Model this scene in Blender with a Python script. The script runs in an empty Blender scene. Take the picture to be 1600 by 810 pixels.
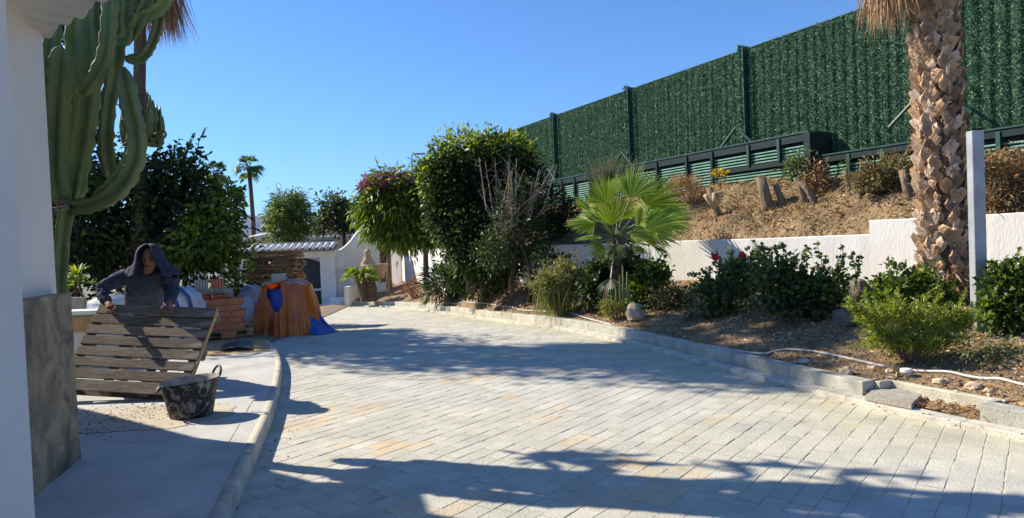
import bpy, bmesh, math, random
import numpy as np
from mathutils import Vector, Matrix, noise
from mathutils.bvhtree import BVHTree
R = math.radians
random.seed(7); rng = np.random.default_rng(7)
sc = bpy.context.scene
C = sc.collection

# ------------------------------------------------------------------ camera
EYE = Vector((0, 0, 1.5)); FPX = 1067.0
PITCH = R(1.3); ROLL = R(2.3)
_f = Vector((0, math.cos(PITCH), -math.sin(PITCH)))
_r0 = Vector((1, 0, 0)); _u0 = Vector((0, math.sin(PITCH), math.cos(PITCH)))
_r = _r0*math.cos(ROLL) - _u0*math.sin(ROLL)
_u = _r0*math.sin(ROLL) + _u0*math.cos(ROLL)
cam = bpy.data.cameras.new('camera'); camo = bpy.data.objects.new('camera', cam); C.objects.link(camo)
cam.lens = 24.0; cam.sensor_width = 36.0; cam.clip_start = 0.05; cam.clip_end = 20000
camo.matrix_world = Matrix(((_r.x, _u.x, -_f.x, EYE.x), (_r.y, _u.y, -_f.y, EYE.y), (_r.z, _u.z, -_f.z, EYE.z), (0, 0, 0, 1)))
sc.camera = camo

def ray(px, py):
    return _f + _r*((px-800)/FPX) + _u*((405-py)/FPX)
def W(px, py, Y):
    d = ray(px, py); return EYE + d*(Y/d.y)
def G(px, py, z=0.0):
    d = ray(px, py); return EYE + d*((z-EYE.z)/d.z)

# ------------------------------------------------------------------ light
SUN_EL = R(38); SUN_AZ = math.atan2(-.93, .37)      # angle from +Y towards +X of the direction to the sun
world = bpy.data.worlds.new("World"); sc.world = world; world.use_nodes = True
wn = world.node_tree.nodes; wl = world.node_tree.links
bg = wn['Background']; sky = wn.new('ShaderNodeTexSky'); sky.sky_type = 'NISHITA'
sky.sun_disc = False; sky.sun_elevation = SUN_EL; sky.sun_rotation = SUN_AZ
sky.altitude = 0; sky.air_density = 1.0; sky.dust_density = 0.1; sky.ozone_density = 4.0
bg.inputs['Strength'].default_value = 0.095
tint = wn.new('ShaderNodeMix'); tint.data_type = 'RGBA'; tint.blend_type = 'MULTIPLY'; tint.inputs['Factor'].default_value = 1
tint.inputs['B'].default_value = (.60, .88, 1.20, 1)
wl.new(sky.outputs[0], tint.inputs['A']); wl.new(tint.outputs['Result'], bg.inputs['Color'])
sun = bpy.data.lights.new('sun', 'SUN'); sun.energy = 4.9; sun.angle = R(0.5); sun.color = (1, .90, .74)
suno = bpy.data.objects.new('sun', sun); C.objects.link(suno)
sd = Vector((math.sin(SUN_AZ)*math.cos(SUN_EL), math.cos(SUN_AZ)*math.cos(SUN_EL), math.sin(SUN_EL)))
suno.rotation_euler = sd.to_track_quat('Z', 'Y').to_euler(); suno.location = (-8, 4, 12)
sc.view_settings.view_transform = 'Standard'; sc.view_settings.look = 'None'
sc.view_settings.exposure = 0.72; sc.view_settings.gamma = 1.0
sc.view_settings.use_curve_mapping = False

# ------------------------------------------------------------------ materials
MAT = {}
def mat(name, col=(.5, .5, .5), rough=.8, var=None, nscale=6.0, amt=.25, bump=.0, bscale=60.0, metal=0.0,
        attr=False, transl=0.0, col2=None, spec=.3, wave=None, detail=6, bdist=.02, sheen=0, stretch=None):
    """procedural material: base colour mottled by noise (world scale), optional face colour attribute, bump, translucency"""
    m = bpy.data.materials.new(name); m.use_nodes = True
    N = m.node_tree.nodes; L = m.node_tree.links
    p = N['Principled BSDF']; out = N['Material Output']
    p.inputs['Roughness'].default_value = rough; p.inputs['Metallic'].default_value = metal
    p.inputs['Specular IOR Level'].default_value = spec
    tc = N.new('ShaderNodeTexCoord'); src = tc.outputs['Object']
    if stretch:
        mp = N.new('ShaderNodeMapping'); mp.inputs['Scale'].default_value = stretch; L.new(src, mp.inputs[0]); src = mp.outputs[0]
    nz = N.new('ShaderNodeTexNoise'); nz.inputs['Scale'].default_value = nscale; nz.inputs['Detail'].default_value = detail
    nz.inputs['Roughness'].default_value = .62
    L.new(src, nz.inputs['Vector'])
    mx = N.new('ShaderNodeMix'); mx.data_type = 'RGBA'
    c2 = col2 if col2 else tuple(c*(1-amt) for c in col)
    c1 = col if col2 else tuple(min(1, c*(1+amt)) for c in col)
    mx.inputs['A'].default_value = (*c2, 1); mx.inputs['B'].default_value = (*c1, 1)
    rmp = N.new('ShaderNodeMapRange'); rmp.inputs[1].default_value = .34; rmp.inputs[2].default_value = .66
    L.new(nz.outputs[0], rmp.inputs[0]); L.new(rmp.outputs[0], mx.inputs['Factor'])
    cs = mx.outputs['Result']
    if attr:
        at = N.new('ShaderNodeAttribute'); at.attribute_name = 'Col'
        mm = N.new('ShaderNodeMix'); mm.data_type = 'RGBA'; mm.blend_type = 'MULTIPLY'; mm.inputs['Factor'].default_value = 1
        L.new(cs, mm.inputs['A']); L.new(at.outputs['Color'], mm.inputs['B']); cs = mm.outputs['Result']
    L.new(cs, p.inputs['Base Color'])
    if bump > 0:
        nb = N.new('ShaderNodeTexNoise'); nb.inputs['Scale'].default_value = bscale; nb.inputs['Detail'].default_value = 8
        L.new(src, nb.inputs['Vector'])
        b = N.new('ShaderNodeBump'); b.inputs['Strength'].default_value = bump; b.inputs['Distance'].default_value = bdist
        L.new(nb.outputs[0], b.inputs['Height']); L.new(b.outputs[0], p.inputs['Normal'])
    if transl > 0:
        t = N.new('ShaderNodeBsdfTranslucent'); hs = N.new('ShaderNodeHueSaturation')
        hs.inputs['Saturation'].default_value = 1.15; hs.inputs['Value'].default_value = 1.5; hs.inputs['Hue'].default_value = .485
        L.new(cs, hs.inputs['Color']); L.new(hs.outputs[0], t.inputs['Color'])
        ms = N.new('ShaderNodeMixShader'); ms.inputs[0].default_value = transl
        L.new(p.outputs[0], ms.inputs[1]); L.new(t.outputs[0], ms.inputs[2]); L.new(ms.outputs[0], out.inputs['Surface'])
    MAT[name] = m
    return m
mat('white_render', (.82, .77, .70), .85, nscale=1.6, col2=(.74, .69, .62), bump=.25, bscale=90)
mat('white_wall', (.86, .85, .82), .85, nscale=2.2, col2=(.73, .71, .66), bump=.3, bscale=40, stretch=(1, 1, .3))
mat('soffit', (.82, .78, .70), .8, nscale=3, amt=.06, bump=.3, bscale=12, stretch=(1, 1, 1))
mat('stone_clad', (.42, .33, .21), .5, nscale=3.6, col2=(.085, .08, .065), bump=.9, bscale=14, bdist=.03)
for n_ in MAT['stone_clad'].node_tree.nodes:
    if n_.type == 'MAP_RANGE': n_.inputs[1].default_value = .36; n_.inputs[2].default_value = .64
    if n_.type == 'TEX_NOISE': n_.inputs['Distortion'].default_value = .7
mat('concrete', (.50, .49, .46), .9, nscale=2.2, amt=.13, bump=.4, bscale=70)
mat('kerb_concrete', (.47, .45, .38), .9, nscale=5, amt=.2, bump=.5, bscale=60, attr=True)
mat('paver', (.50, .488, .425), .85, nscale=2.2, amt=.13, bump=.6, bscale=55, bdist=.012, attr=True)
mat('joint', (.47, .43, .35), .95, nscale=3, amt=.4, bump=.5, bscale=90)
mat('soil', (.34, .235, .135), .95, nscale=3.0, col2=(.20, .135, .08), bump=1, bscale=28, bdist=.05)
mat('bank_soil', (.38, .26, .145), .95, nscale=2.6, col2=(.18, .125, .075), bump=1, bscale=16, bdist=.08)
mat('yard', (.34, .26, .17), .95, nscale=3, col2=(.24, .19, .14), bump=1, bscale=30, bdist=.04)
mat('litter', (1, 1, 1), .9, attr=True, nscale=20, amt=.1, transl=.1)
mat('hedge_needle', (.088, .185, .105), .6, attr=True, nscale=8, amt=.15, spec=.25)
mat('hedge_back', (.035, .085, .055), .8, nscale=8, amt=.2)
mat('green_metal', (.018, .068, .045), .45, nscale=5, amt=.25, spec=.5)
mat('green_slat', (.14, .29, .235), .4, nscale=4, amt=.2, spec=.6)
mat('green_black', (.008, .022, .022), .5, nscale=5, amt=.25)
mat('bark', (.20, .15, .10), .9, nscale=14, amt=.4, bump=1, bscale=30, stretch=(1, 1, .3))
mat('dark_bark', (.07, .05, .035), .9, nscale=14, amt=.4, bump=1, bscale=30, stretch=(1, 1, .3))
mat('twig', (.36, .28, .20), .9, nscale=14, amt=.3)
mat('palm_bark', (.10, .07, .045), .9, nscale=14, amt=.4, bump=1, bscale=30)
mat('palm_boot', (.46, .32, .205), .85, nscale=9, amt=.35, bump=.7, bscale=50, attr=True)
mat('cut_wood', (.52, .38, .22), .85, nscale=12, amt=.2, bump=.3)
mat('leaf', (1, 1, 1), .42, attr=True, nscale=3, amt=.12, transl=.42, spec=.45)
mat('leaf_dry', (1, 1, 1), .8, attr=True, nscale=3, amt=.12, transl=.25)
mat('cactus', (.20, .235, .075), .5, nscale=4, col2=(.11, .15, .055), bump=.3, bscale=20, spec=.4)
_m = MAT['cactus']; _N = _m.node_tree.nodes; _L = _m.node_tree.links; _p = _N['Principled BSDF']; _src = _p.inputs['Base Color'].links[0].from_socket
_t = _N.new('ShaderNodeTexNoise'); _t.inputs['Scale'].default_value = 7; _t.inputs['Detail'].default_value = 8; _t.inputs['Roughness'].default_value = .7
_r2 = _N.new('ShaderNodeMapRange'); _r2.inputs[1].default_value = .60; _r2.inputs[2].default_value = .68; _L.new(_t.outputs[0], _r2.inputs[0])
_x = _N.new('ShaderNodeMix'); _x.data_type = 'RGBA'; _L.new(_r2.outputs[0], _x.inputs['Factor']); _L.new(_src, _x.inputs['A']); _x.inputs['B'].default_value = (.23, .19, .11, 1); _L.new(_x.outputs['Result'], _p.inputs['Base Color'])
mat('petal', (1, 1, 1), .6, attr=True, nscale=3, amt=.05, transl=.3)
mat('old_wood', (.26, .205, .155), .9, nscale=9, col2=(.12, .092, .068), bump=.6, bscale=40, stretch=(1, 9, 9), attr=True)
mat('new_wood', (.44, .28, .12), .85, nscale=9, amt=.25, bump=.4, bscale=40)
mat('timber', (.36, .21, .10), .85, nscale=6, amt=.3, bump=.7, bscale=30, stretch=(.5, 6, 6), attr=True)
mat('brick_red', (.70, .235, .10), .85, nscale=7, amt=.16, bump=.4, bscale=60)
mat('brick_pale', (.56, .47, .38), .9, nscale=7, amt=.14, bump=.4, bscale=60)
mat('block_grey', (.36, .33, .27), .95, nscale=7, amt=.2, bump=.6, bscale=60)
mat('hole_shade', (.10, .03, .015), .95, nscale=7, amt=.2)
mat('orange_tarp', (.78, .20, .02), .30, nscale=4, col2=(.52, .11, .02), bump=.35, bscale=9, spec=.6, bdist=.03, transl=.12)
mat('blue_tarp', (.02, .085, .40), .35, nscale=4, amt=.3, bump=.35, bscale=9, spec=.6, bdist=.03)
mat('white_bag', (.62, .64, .68), .6, nscale=6, amt=.12, bump=.8, bscale=12, bdist=.04, transl=.15)
mat('blue_bag', (.10, .19, .42), .6, nscale=3, col2=(.45, .50, .62), bump=.8, bscale=12, bdist=.04)
mat('red_print', (.42, .06, .06), .6, nscale=6, amt=.2)
mat('blue_strap', (.03, .10, .28), .6, nscale=6, amt=.2)
mat('black_plastic', (.022, .022, .024), .45, nscale=16, col2=(.012, .012, .013), bump=.3, bscale=40, spec=.5)
mat('cement_dust', (.30, .29, .27), .9, nscale=10, amt=.4, bump=.4)
mat('dark_sheet', (.05, .052, .055), .5, nscale=6, amt=.3, bump=.6, bscale=10)
mat('navy_cloth', (.050, .060, .095), .95, nscale=22, amt=.25, bump=.35, bscale=160, bdist=.006)
mat('navy_hood', (.042, .044, .072), .95, nscale=30, amt=.2, bump=.35, bscale=200, bdist=.004)
mat('jeans', (.035, .045, .08), .9, nscale=12, amt=.3, bump=.3)
mat('skin', (.30, .135, .075), .55, nscale=12, amt=.12)
mat('dark_hair', (.012, .010, .009), .7, nscale=12, amt=.2)
mat('glove', (.16, .045, .025), .8, nscale=20, amt=.3)
mat('boot', (.05, .035, .025), .8, nscale=20, amt=.3)
mat('anthracite', (.035, .042, .055), .5, nscale=3, amt=.12)
mat('grey_steel', (.36, .38, .40), .5, nscale=4, amt=.18, metal=.2, bump=.15)
mat('white_pvc', (.70, .68, .62), .55, nscale=9, amt=.1)
mat('pvc_hose', (.55, .52, .47), .6, nscale=9, amt=.15)
mat('pale_stone', (.50, .40, .27), .9, nscale=9, amt=.2, bump=.6)
mat('dark_stone', (.17, .145, .11), .95, nscale=5, amt=.3, bump=1, bscale=12, bdist=.05)
mat('roof_tile', (.62, .56, .47), .85, nscale=5, amt=.2, bump=.4)
mat('cream_wall', (.50, .44, .36), .9, nscale=1, amt=.08)
mat('dark_void', (.02, .02, .022), .7, nscale=2, amt=.1)
mat('rubble_brick', (.22, .13, .075), .95, nscale=12, amt=.3, bump=.8, attr=True)
mat('terracotta', (.40, .30, .19), .85, nscale=8, amt=.25, bump=.5)
mat('mountain', (.075, .085, .10), .95, nscale=.004, amt=.3)
mat('ground', (.22, .19, .13), .95, nscale=.5, amt=.25, bump=.5, bscale=8)
mat('skim', (.50, .44, .35), .9, nscale=3, amt=.12, bump=.4, bscale=50)

_m = MAT['old_wood']; _N = _m.node_tree.nodes; _L = _m.node_tree.links; _p = _N['Principled BSDF']; _src = _p.inputs['Base Color'].links[0].from_socket
_t = _N.new('ShaderNodeTexNoise'); _t.inputs['Scale'].default_value = 3.5; _t.inputs['Detail'].default_value = 7
_r2 = _N.new('ShaderNodeMapRange'); _r2.inputs[1].default_value = .54; _r2.inputs[2].default_value = .68; _r2.inputs[4].default_value = .5; _L.new(_t.outputs[0], _r2.inputs[0])
_x = _N.new('ShaderNodeMix'); _x.data_type = 'RGBA'; _L.new(_r2.outputs[0], _x.inputs['Factor']); _L.new(_src, _x.inputs['A']); _x.inputs['B'].default_value = (.42, .41, .39, 1); _L.new(_x.outputs['Result'], _p.inputs['Base Color'])

# ------------------------------------------------------------------ mesh tools
class MB:
    def __init__(s): s.v = []; s.f = []; s.c = []
    def add(s, vs, fs, col=(1, 1, 1)):
        b = len(s.v); s.v += [tuple(v) for v in vs]; s.f += [tuple(i+b for i in f) for f in fs]; s.c += [col]*len(fs)
    def box(s, cx, cy, cz, sx, sy, sz, rot=None, col=(1, 1, 1), bev=0.0):
        """box by centre and size; rot = Matrix 3x3"""
        hx, hy, hz = sx/2, sy/2, sz/2
        if bev <= 0:
            vs = [Vector((x*hx, y*hy, z*hz)) for x in (-1, 1) for y in (-1, 1) for z in (-1, 1)]
            fs = [(0, 1, 3, 2), (4, 6, 7, 5), (0, 4, 5, 1), (2, 3, 7, 6), (0, 2, 6, 4), (1, 5, 7, 3)]
        else:
            b = min(bev, hx*.45, hy*.45, hz*.45)
            bm = bmesh.new(); bmesh.ops.create_cube(bm, size=1)
            for v in bm.verts: v.co = Vector((v.co.x*sx, v.co.y*sy, v.co.z*sz))
            bmesh.ops.bevel(bm, geom=list(bm.edges), offset=b, segments=1, affect='EDGES')
            bm.verts.index_update(); vs = [v.co.copy() for v in bm.verts]; fs = [tuple(v.index for v in f.verts) for f in bm.faces]; bm.free()
        if rot is not None: vs = [rot @ v for v in vs]
        c = Vector((cx, cy, cz)); s.add([v+c for v in vs], fs, col)
    def tube(s, pts, rads, n=8, col=(1, 1, 1), cap=True, prof=None):
        pts = [Vector(p) for p in pts]; k = len(pts)
        if not hasattr(rads, '__len__'): rads = [rads]*k
        vs = []; fs = []; prev = None
        for i, p in enumerate(pts):
            t = (pts[min(i+1, k-1)]-pts[max(i-1, 0)])
            t = t.normalized() if t.length > 1e-9 else Vector((0, 0, 1))
            if prev is None:
                a = Vector((1, 0, 0)) if abs(t.x) < .8 else Vector((0, 1, 0))
                u = t.cross(a).normalized()
            else:
                u = prev - t*prev.dot(t); u = u.normalized() if u.length > 1e-6 else t.cross(Vector((1, 0, 0))).normalized()
            prev = u; w = t.cross(u)
            for j in range(n):
                a = 2*math.pi*j/n; rr = rads[i]*(prof(a, i) if prof else 1)
                vs.append(p + u*(math.cos(a)*rr) + w*(math.sin(a)*rr))
        for i in range(k-1):
            for j in range(n):
                fs.append((i*n+j, i*n+(j+1) % n, (i+1)*n+(j+1) % n, (i+1)*n+j))
        if cap: fs.append(tuple(range(n-1, -1, -1))); fs.append(tuple((k-1)*n+j for j in range(n)))
        s.add(vs, fs, col)
    def lathe(s, prof, n=20, c=(0, 0, 0), sx=1, sy=1, col=(1, 1, 1), closed=False):
        vs = []; fs = []; k = len(prof)
        for r, z in prof:
            for j in range(n):
                a = 2*math.pi*j/n; vs.append((c[0]+math.cos(a)*r*sx, c[1]+math.sin(a)*r*sy, c[2]+z))
        for i in range(k-1):
            for j in range(n): fs.append((i*n+j, i*n+(j+1) % n, (i+1)*n+(j+1) % n, (i+1)*n+j))
        s.add(vs, fs, col)
    def prism(s, poly, z0, z1, col=(1, 1, 1)):
        n = len(poly); vs = [(x, y, z0) for x, y in poly]+[(x, y, z1) for x, y in poly]
        fs = [tuple(range(n-1, -1, -1)), tuple(range(n, 2*n))]+[(i, (i+1) % n, n+(i+1) % n, n+i) for i in range(n)]
        s.add(vs, fs, col)
    def build(s, name, m, parent=None, smooth=False, mats=None):
        me = bpy.data.meshes.new(name); me.from_pydata(s.v, [], s.f)
        a = me.attributes.new('Col', 'FLOAT_COLOR', 'FACE')
        if s.c:
            arr = np.ones((len(s.c), 4), dtype=np.float32); arr[:, :3] = np.array([c[:3] for c in s.c]); a.data.foreach_set('color', arr.ravel())
        me.materials.append(MAT[m])
        if smooth: me.polygons.foreach_set('use_smooth', [True]*len(me.polygons))
        me.update()
        return link(name, me, parent)
def link(name, me, parent=None):
    o = bpy.data.objects.new(name, me); C.objects.link(o)
    if parent is not None:
        o.parent = parent; o.matrix_parent_inverse = Matrix.Translation(parent.location).inverted() if parent.type == 'EMPTY' and parent.rotation_euler.z == 0 else parent.matrix_basis.inverted()
    return o
def npmesh(name, verts, faces, cols, m, parent=None, smooth=False):
    """verts (N,3), faces (F,k) all of k corners, cols (F,3)"""
    me = bpy.data.meshes.new(name); nv = len(verts); F, k = faces.shape
    me.vertices.add(nv); me.vertices.foreach_set('co', verts.astype(np.float32).ravel())
    me.loops.add(F*k); me.loops.foreach_set('vertex_index', faces.astype(np.int32).ravel())
    me.polygons.add(F); me.polygons.foreach_set('loop_start', np.arange(0, F*k, k, dtype=np.int32))
    me.update(calc_edges=True)
    a = me.attributes.new('Col', 'FLOAT_COLOR', 'FACE'); arr = np.ones((F, 4), dtype=np.float32); arr[:, :3] = cols
    a.data.foreach_set('color', arr.ravel()); me.materials.append(MAT[m])
    if smooth: me.polygons.foreach_set('use_smooth', [True]*F)
    return link(name, me, parent)
def tag(o, label, cat, group=None):
    o['label'] = label; o['category'] = cat
    if group: o['group'] = group
    return o
def thing(name, loc, label, cat, group=None):
    o = bpy.data.objects.new(name, None); o.empty_display_size = .1; C.objects.link(o); o.location = loc
    return tag(o, label, cat, group)
def struct(o): o['kind'] = 'structure'; return o
def stuff(o): o['kind'] = 'stuff'; return o

def unit(a): return a/np.maximum(np.linalg.norm(a, axis=1, keepdims=True), 1e-9)
def leaf_arrays(P, D, L, Wd, cols, fold=.25, lobe=.45):
    """diamond leaves: base P, axis D (unit), length L, width Wd"""
    n = len(P); L = np.broadcast_to(np.asarray(L, float), (n,))[:, None]; Wd = np.broadcast_to(np.asarray(Wd, float), (n,))[:, None]
    rnd = rng.normal(size=(n, 3)); S = unit(np.cross(D, rnd)); U = np.cross(S, D)
    up = (U[:, 2:3] < 0); U = np.where(up, -U, U)
    a = P; t = P+D*L - U*L*.12; s1 = P+D*L*lobe+S*Wd*.5+U*Wd*fold; s2 = P+D*L*lobe-S*Wd*.5+U*Wd*fold
    V = np.stack([a, s1, t, s2], axis=1).reshape(-1, 3)
    F = np.arange(n*4).reshape(n, 4)
    return V, F, cols
def palette(n, cs, w=None, jit=.15):
    cs = np.array(cs, float); i = rng.choice(len(cs), size=n, p=w)
    return np.clip(cs[i]*(1+rng.normal(size=(n, 1))*jit), 0.002, 1)
def blob_points(blobs, n, clump=.18, per=14, shell=.55):
    """blobs: list of (centre, (rx,ry,rz)) -> leaf positions and outward directions in random clumps"""
    vol = np.array([b[1][0]*b[1][1]*b[1][2] for b in blobs])**.75; vol /= vol.sum()
    K = max(6, n//per); idx = rng.choice(len(blobs), size=K, p=vol)
    cen = np.array([tuple(b[0]) for b in blobs])[idx]; rad = np.array([tuple(b[1]) for b in blobs])[idx]
    d = unit(rng.normal(size=(K, 3))); r = (shell+(1.03-shell)*rng.random((K, 1)))
    cc = cen+d*rad*r
    ci = rng.integers(0, K, size=n)
    sz = (clump*(.5+rng.random(K)))[ci][:, None]
    off = np.clip(rng.normal(size=(n, 3)), -1.7, 1.7)*sz*.55
    P = cc[ci]+off
    D = unit(off*1.0/np.maximum(sz, 1e-3)+d[ci]*.8+rng.normal(size=(n, 3))*.5)
    return P, D, cc
def pxblobs(lst, Y, depth=.7):
    """ellipsoids given by image place and size at distance Y (builds true 3-D ellipsoids)"""
    out = []
    for b in lst:
        px, py, rx, ry = b[:4]; yy = Y+(b[4] if len(b) > 4 else 0)
        c = W(px, py, yy); k = yy/FPX
        out.append((tuple(c), (rx*k, max(rx, ry)*k*depth, ry*k)))
    return out
def foliage(name, parent, blobs, n, L, Wd, cols, w=None, m='leaf', clump=.18, per=14, shell=.5, droop=0.0, jit=.2, up=0.0, lobe=.45, zmin=None):
    P, D, cc = blob_points(blobs, n, clump, per, shell)
    D[:, 2] -= droop; D[:, 2] += up; D = unit(D)
    if zmin is not None: P[:, 2] = np.maximum(P[:, 2], zmin+.01)
    Ls = L*(.6+.7*rng.random(n)); Ws = Wd*(.6+.7*rng.random(n))
    V, F, c = leaf_arrays(P, D, Ls, Ws, palette(n, cols, w, jit), lobe=lobe)
    o = npmesh(name, V, F, c, m, parent); return o, cc
def branches(name, parent, base, cc, k, r0, m='bark', fork=None, wob=.12, n=6):
    """limbs from the trunk top out to some clump centres"""
    mb = MB(); sel = rng.choice(len(cc), size=min(k, len(cc)), replace=False)
    for i in sel:
        e = Vector(cc[i]); b = Vector(base); mid = b.lerp(e, .5)+Vector(rng.normal(size=3)*wob*(e-b).length)+Vector((0, 0, .06*(e-b).length))
        mb.tube([b, b.lerp(mid, .6), mid, mid.lerp(e, .55)+Vector(rng.normal(size=3)*.03), e], [r0, r0*.7, r0*.5, r0*.3, r0*.12], n)
    return mb.build(name, m, parent, True)
def wobble(a, b, k, amp):
    a = Vector(a); b = Vector(b); out = []
    for i in range(k+1):
        t = i/k; p = a.lerp(b, t)
        if 0 < i < k: p += Vector(rng.normal(size=3)*amp)
        out.append(p)
    return out
def interp(poly, t):
    """poly: list of tuples, t in 0..1 by index"""
    s = t*(len(poly)-1); i = min(int(s), len(poly)-2); f = s-i
    return tuple(a+(b-a)*f for a, b in zip(poly[i], poly[i+1]))
def resample(poly, n):
    P = np.array(poly, float); d = np.r_[0, np.cumsum(np.linalg.norm(np.diff(P, axis=0), axis=1))]
    t = np.linspace(0, d[-1], n); return np.stack([np.interp(t, d, P[:, k]) for k in range(P.shape[1])], axis=1)
def smoothline(poly, n):
    """Catmull-Rom through the points then even resampling"""
    P = [np.array(p, float) for p in poly]; P = [2*P[0]-P[1]]+P+[2*P[-1]-P[-2]]; out = []
    for i in range(1, len(P)-2):
        for t in np.linspace(0, 1, 12, endpoint=False):
            a, b, c, d = P[i-1:i+3]
            out.append(.5*((2*b)+(-a+c)*t+(2*a-5*b+4*c-d)*t*t+(-a+3*b-3*c+d)*t**3))
    out.append(P[-2]); return resample(out, n)
def gz(y): return -0.042*max(0.0, min(y, 60)-12.0)
def nz(x, y, s=1.0, z=0.0): return noise.fractal(Vector((x*s, y*s, z)), .8, 2.1, 4)

# ------------------------------------------------------------------ setting: ground, drive, kerbs, bed, bank
mb = MB(); ys = [-60, -20, -5, 0, 4, 8, 12, 16, 20, 25, 30, 40, 60, 120, 400, 1500, 9000]; xs = [-9000, -1500, -300, -60, -25, -12, -6, 0, 6, 12, 25, 60, 300, 1500, 9000]
vs = []
for y in ys:
    for x in xs:
        z = gz(y)-.10
        if y > 60: z -= min(40, (y-60)*.08)
        vs.append((x, y, z))
nx = len(xs); fs = [(j*nx+i, j*nx+i+1, (j+1)*nx+i+1, (j+1)*nx+i) for j in range(len(ys)-1) for i in range(nx-1)]
mb.add(vs, fs); struct(mb.build('ground', 'ground'))

KERB = [(5.6, .6), (4.5, 2.7), (3.47, 4.63), (2.93, 5.76), (2.2, 7.77), (1.35, 10.3), (-.13, 13.4), (-1.75, 17.4), (-3.6, 21.6), (-5.3, 23.9), (-6.4, 24.6)]
WALL = [(11.0, 3.1), (9.5, 4.9), (6.4, 8.5), (5.25, 10), (3.05, 12.5), (.3, 15.5), (-1, 18), (-3, 24), (-5, 29)]
FD = Vector((-.472, .882, 0)).normalized(); FN = Vector((-.882, -.472, 0)).normalized(); F0 = Vector((5.28, 14.92, 0))
def F(s, off=0.0, z=0.0): p = F0+FD*s+FN*off; return Vector((p.x, p.y, z))
kerb = smoothline(KERB, 260); wall = resample(WALL, 260)

# patio edge (outer, towards the drive)
PE = [G(300, 900, .12), G(330, 850, .12), G(352, 795, .12), G(380, 735, .12), G(405, 683, .12), G(428, 628, .12), G(438, 585, .12), G(439, 562, .12), G(432, 545, .12), G(420, 532, .12)]
PE = [(p.x, p.y) for p in PE]
pedge = smoothline(PE, 70)

# paving
drv = MB(); K = 60
kk = resample(KERB, K)
vs = []; fs = []
for j, y in enumerate(np.linspace(-4, 34, 80)):
    for i, x in enumerate(np.linspace(-9, 7, 12)): vs.append((x, y, gz(y)-.0030))
for j in range(79):
    for i in range(11): fs.append((j*12+i, j*12+i+1, (j+1)*12+i+1, (j+1)*12+i))
drv.add(vs, fs); drive = struct(drv.build('driveway', 'joint'))
kx = np.interp  # kerb x as function of y (y increasing)
def kerb_x(y): return float(np.interp(y, kerb[:, 1], kerb[:, 0]))
def pedge_x(y): return float(np.interp(y, pedge[:, 1], pedge[:, 0]))
cd = Vector((.614, .789)); cn = Vector((-.789, .614))        # course direction and its normal
PW = .134
patches = [(G(535, 640), .55), (G(500, 655), .4), (G(465, 665), .35), (G(852, 648), .33), (G(880, 640), .25), (G(845, 655), .25), (G(600, 700), .4), (G(770, 697), .25), (G(905, 690), .25),
           (G(705, 595), .4), (G(805, 620), .25), (G(990, 600), .3), (G(1010, 735), .6), (G(980, 765), .5), (G(1130, 655), .25), (G(560, 695), .3), (G(745, 590), .4), (G(1000, 775), .4), (G(680, 790), .4), (G(1180, 600), .3)]
pav = []
for r in range(-70, 330):
    v = r*PW; u = -14+random.random()*.3
    while u < 34:
        ln = random.choice([.15, .18, .20, .17, .22, .19, .16, .24])
        c = cd*(u+ln/2)+cn*v; u += ln
        x, y = c.x, c.y
        if y < 1.5 or y > 27: continue
        if x > kerb_x(y)+.05: continue
        if y < 12.3:
            if x < pedge_x(y)-.12: continue
        elif x < -9: continue
        if y > 25.8 and x < -5.5: continue
        pav.append((y*y+x*x*0.3 if abs(x) < y*.78+.1 and y > 3.4 else 900+y, x, y, ln))
pav.sort(key=lambda t: t[0])
def paver_geo(x, y, ln):
    hw = PW/2-.0014-random.random()*.0022; hl = ln/2-.0030-random.random()*.0022
    b = .004; z = gz(y)+random.gauss(0, .0010); vs = []; N4 = []
    for su, sv in ((-1, -1), (0, -1), (1, -1), (1, 0), (1, 1), (0, 1), (-1, 1), (-1, 0)):
        N4.append((su*hl+random.gauss(0, .0022), sv*hw+random.gauss(0, .0020), su, sv))
    for lvl in range(3):
        for (a, c, su, sv) in N4:
            k = b if lvl == 0 else 0
            aa = a-su*k; cc_ = c-sv*k; p = cd*aa+cn*cc_
            vs.append((x+p.x, y+p.y, z+(0, -.0018, -.03)[lvl]+(random.gauss(0, .0007) if lvl == 0 else 0)))
    fs = [(0, 1, 2, 3, 4, 5, 6, 7)]
    for l in (0, 1):
        for i in range(8): fs.append((l*8+i, (l+1)*8+i, (l+1)*8+(i+1) % 8, l*8+(i+1) % 8))
    w = 0
    for p, rd in patches:
        dx = x-p.x; dy = (y-p.y)
        dd = math.hypot(dx, dy*1.3)/(rd*.72)
        if dd < 1: w = max(w, 1-dd*.55)
    w *= random.choice([0, 0, .5, 1, .8]) if w else 0
    g = 1+random.gauss(0, .035)
    yl = .5+.5*nz(x, y, .5, 3)                 # warmer dusty zones
    near_k = max(0, 1-(kerb_x(y)-x)/1.2)
    wy = min(1, max(0, (yl-.4)*.8)+near_k*.7)
    col = [g*(1+.0*wy), g*(1-.04*wy), g*(1-.2*wy)]
    if random.random() < .02: w = max(w, .25)
    col = [col[0]*(1+.16*w), col[1]*(1-.07*w), col[2]*(1-.30*w)]
    return vs, fs, tuple(col)
for (_, x, y, ln) in pav[:300]:
    m_ = MB(); v_, f_, c_ = paver_geo(x, y, ln); m_.add(v_, f_, c_); m_.build('paver', 'paver', drive)
m_ = MB()
for (_, x, y, ln) in pav[300:]:
    v_, f_, c_ = paver_geo(x, y, ln); m_.add(v_, f_, c_)
stuff(m_.build('paver_field', 'paver', drive))

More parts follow.
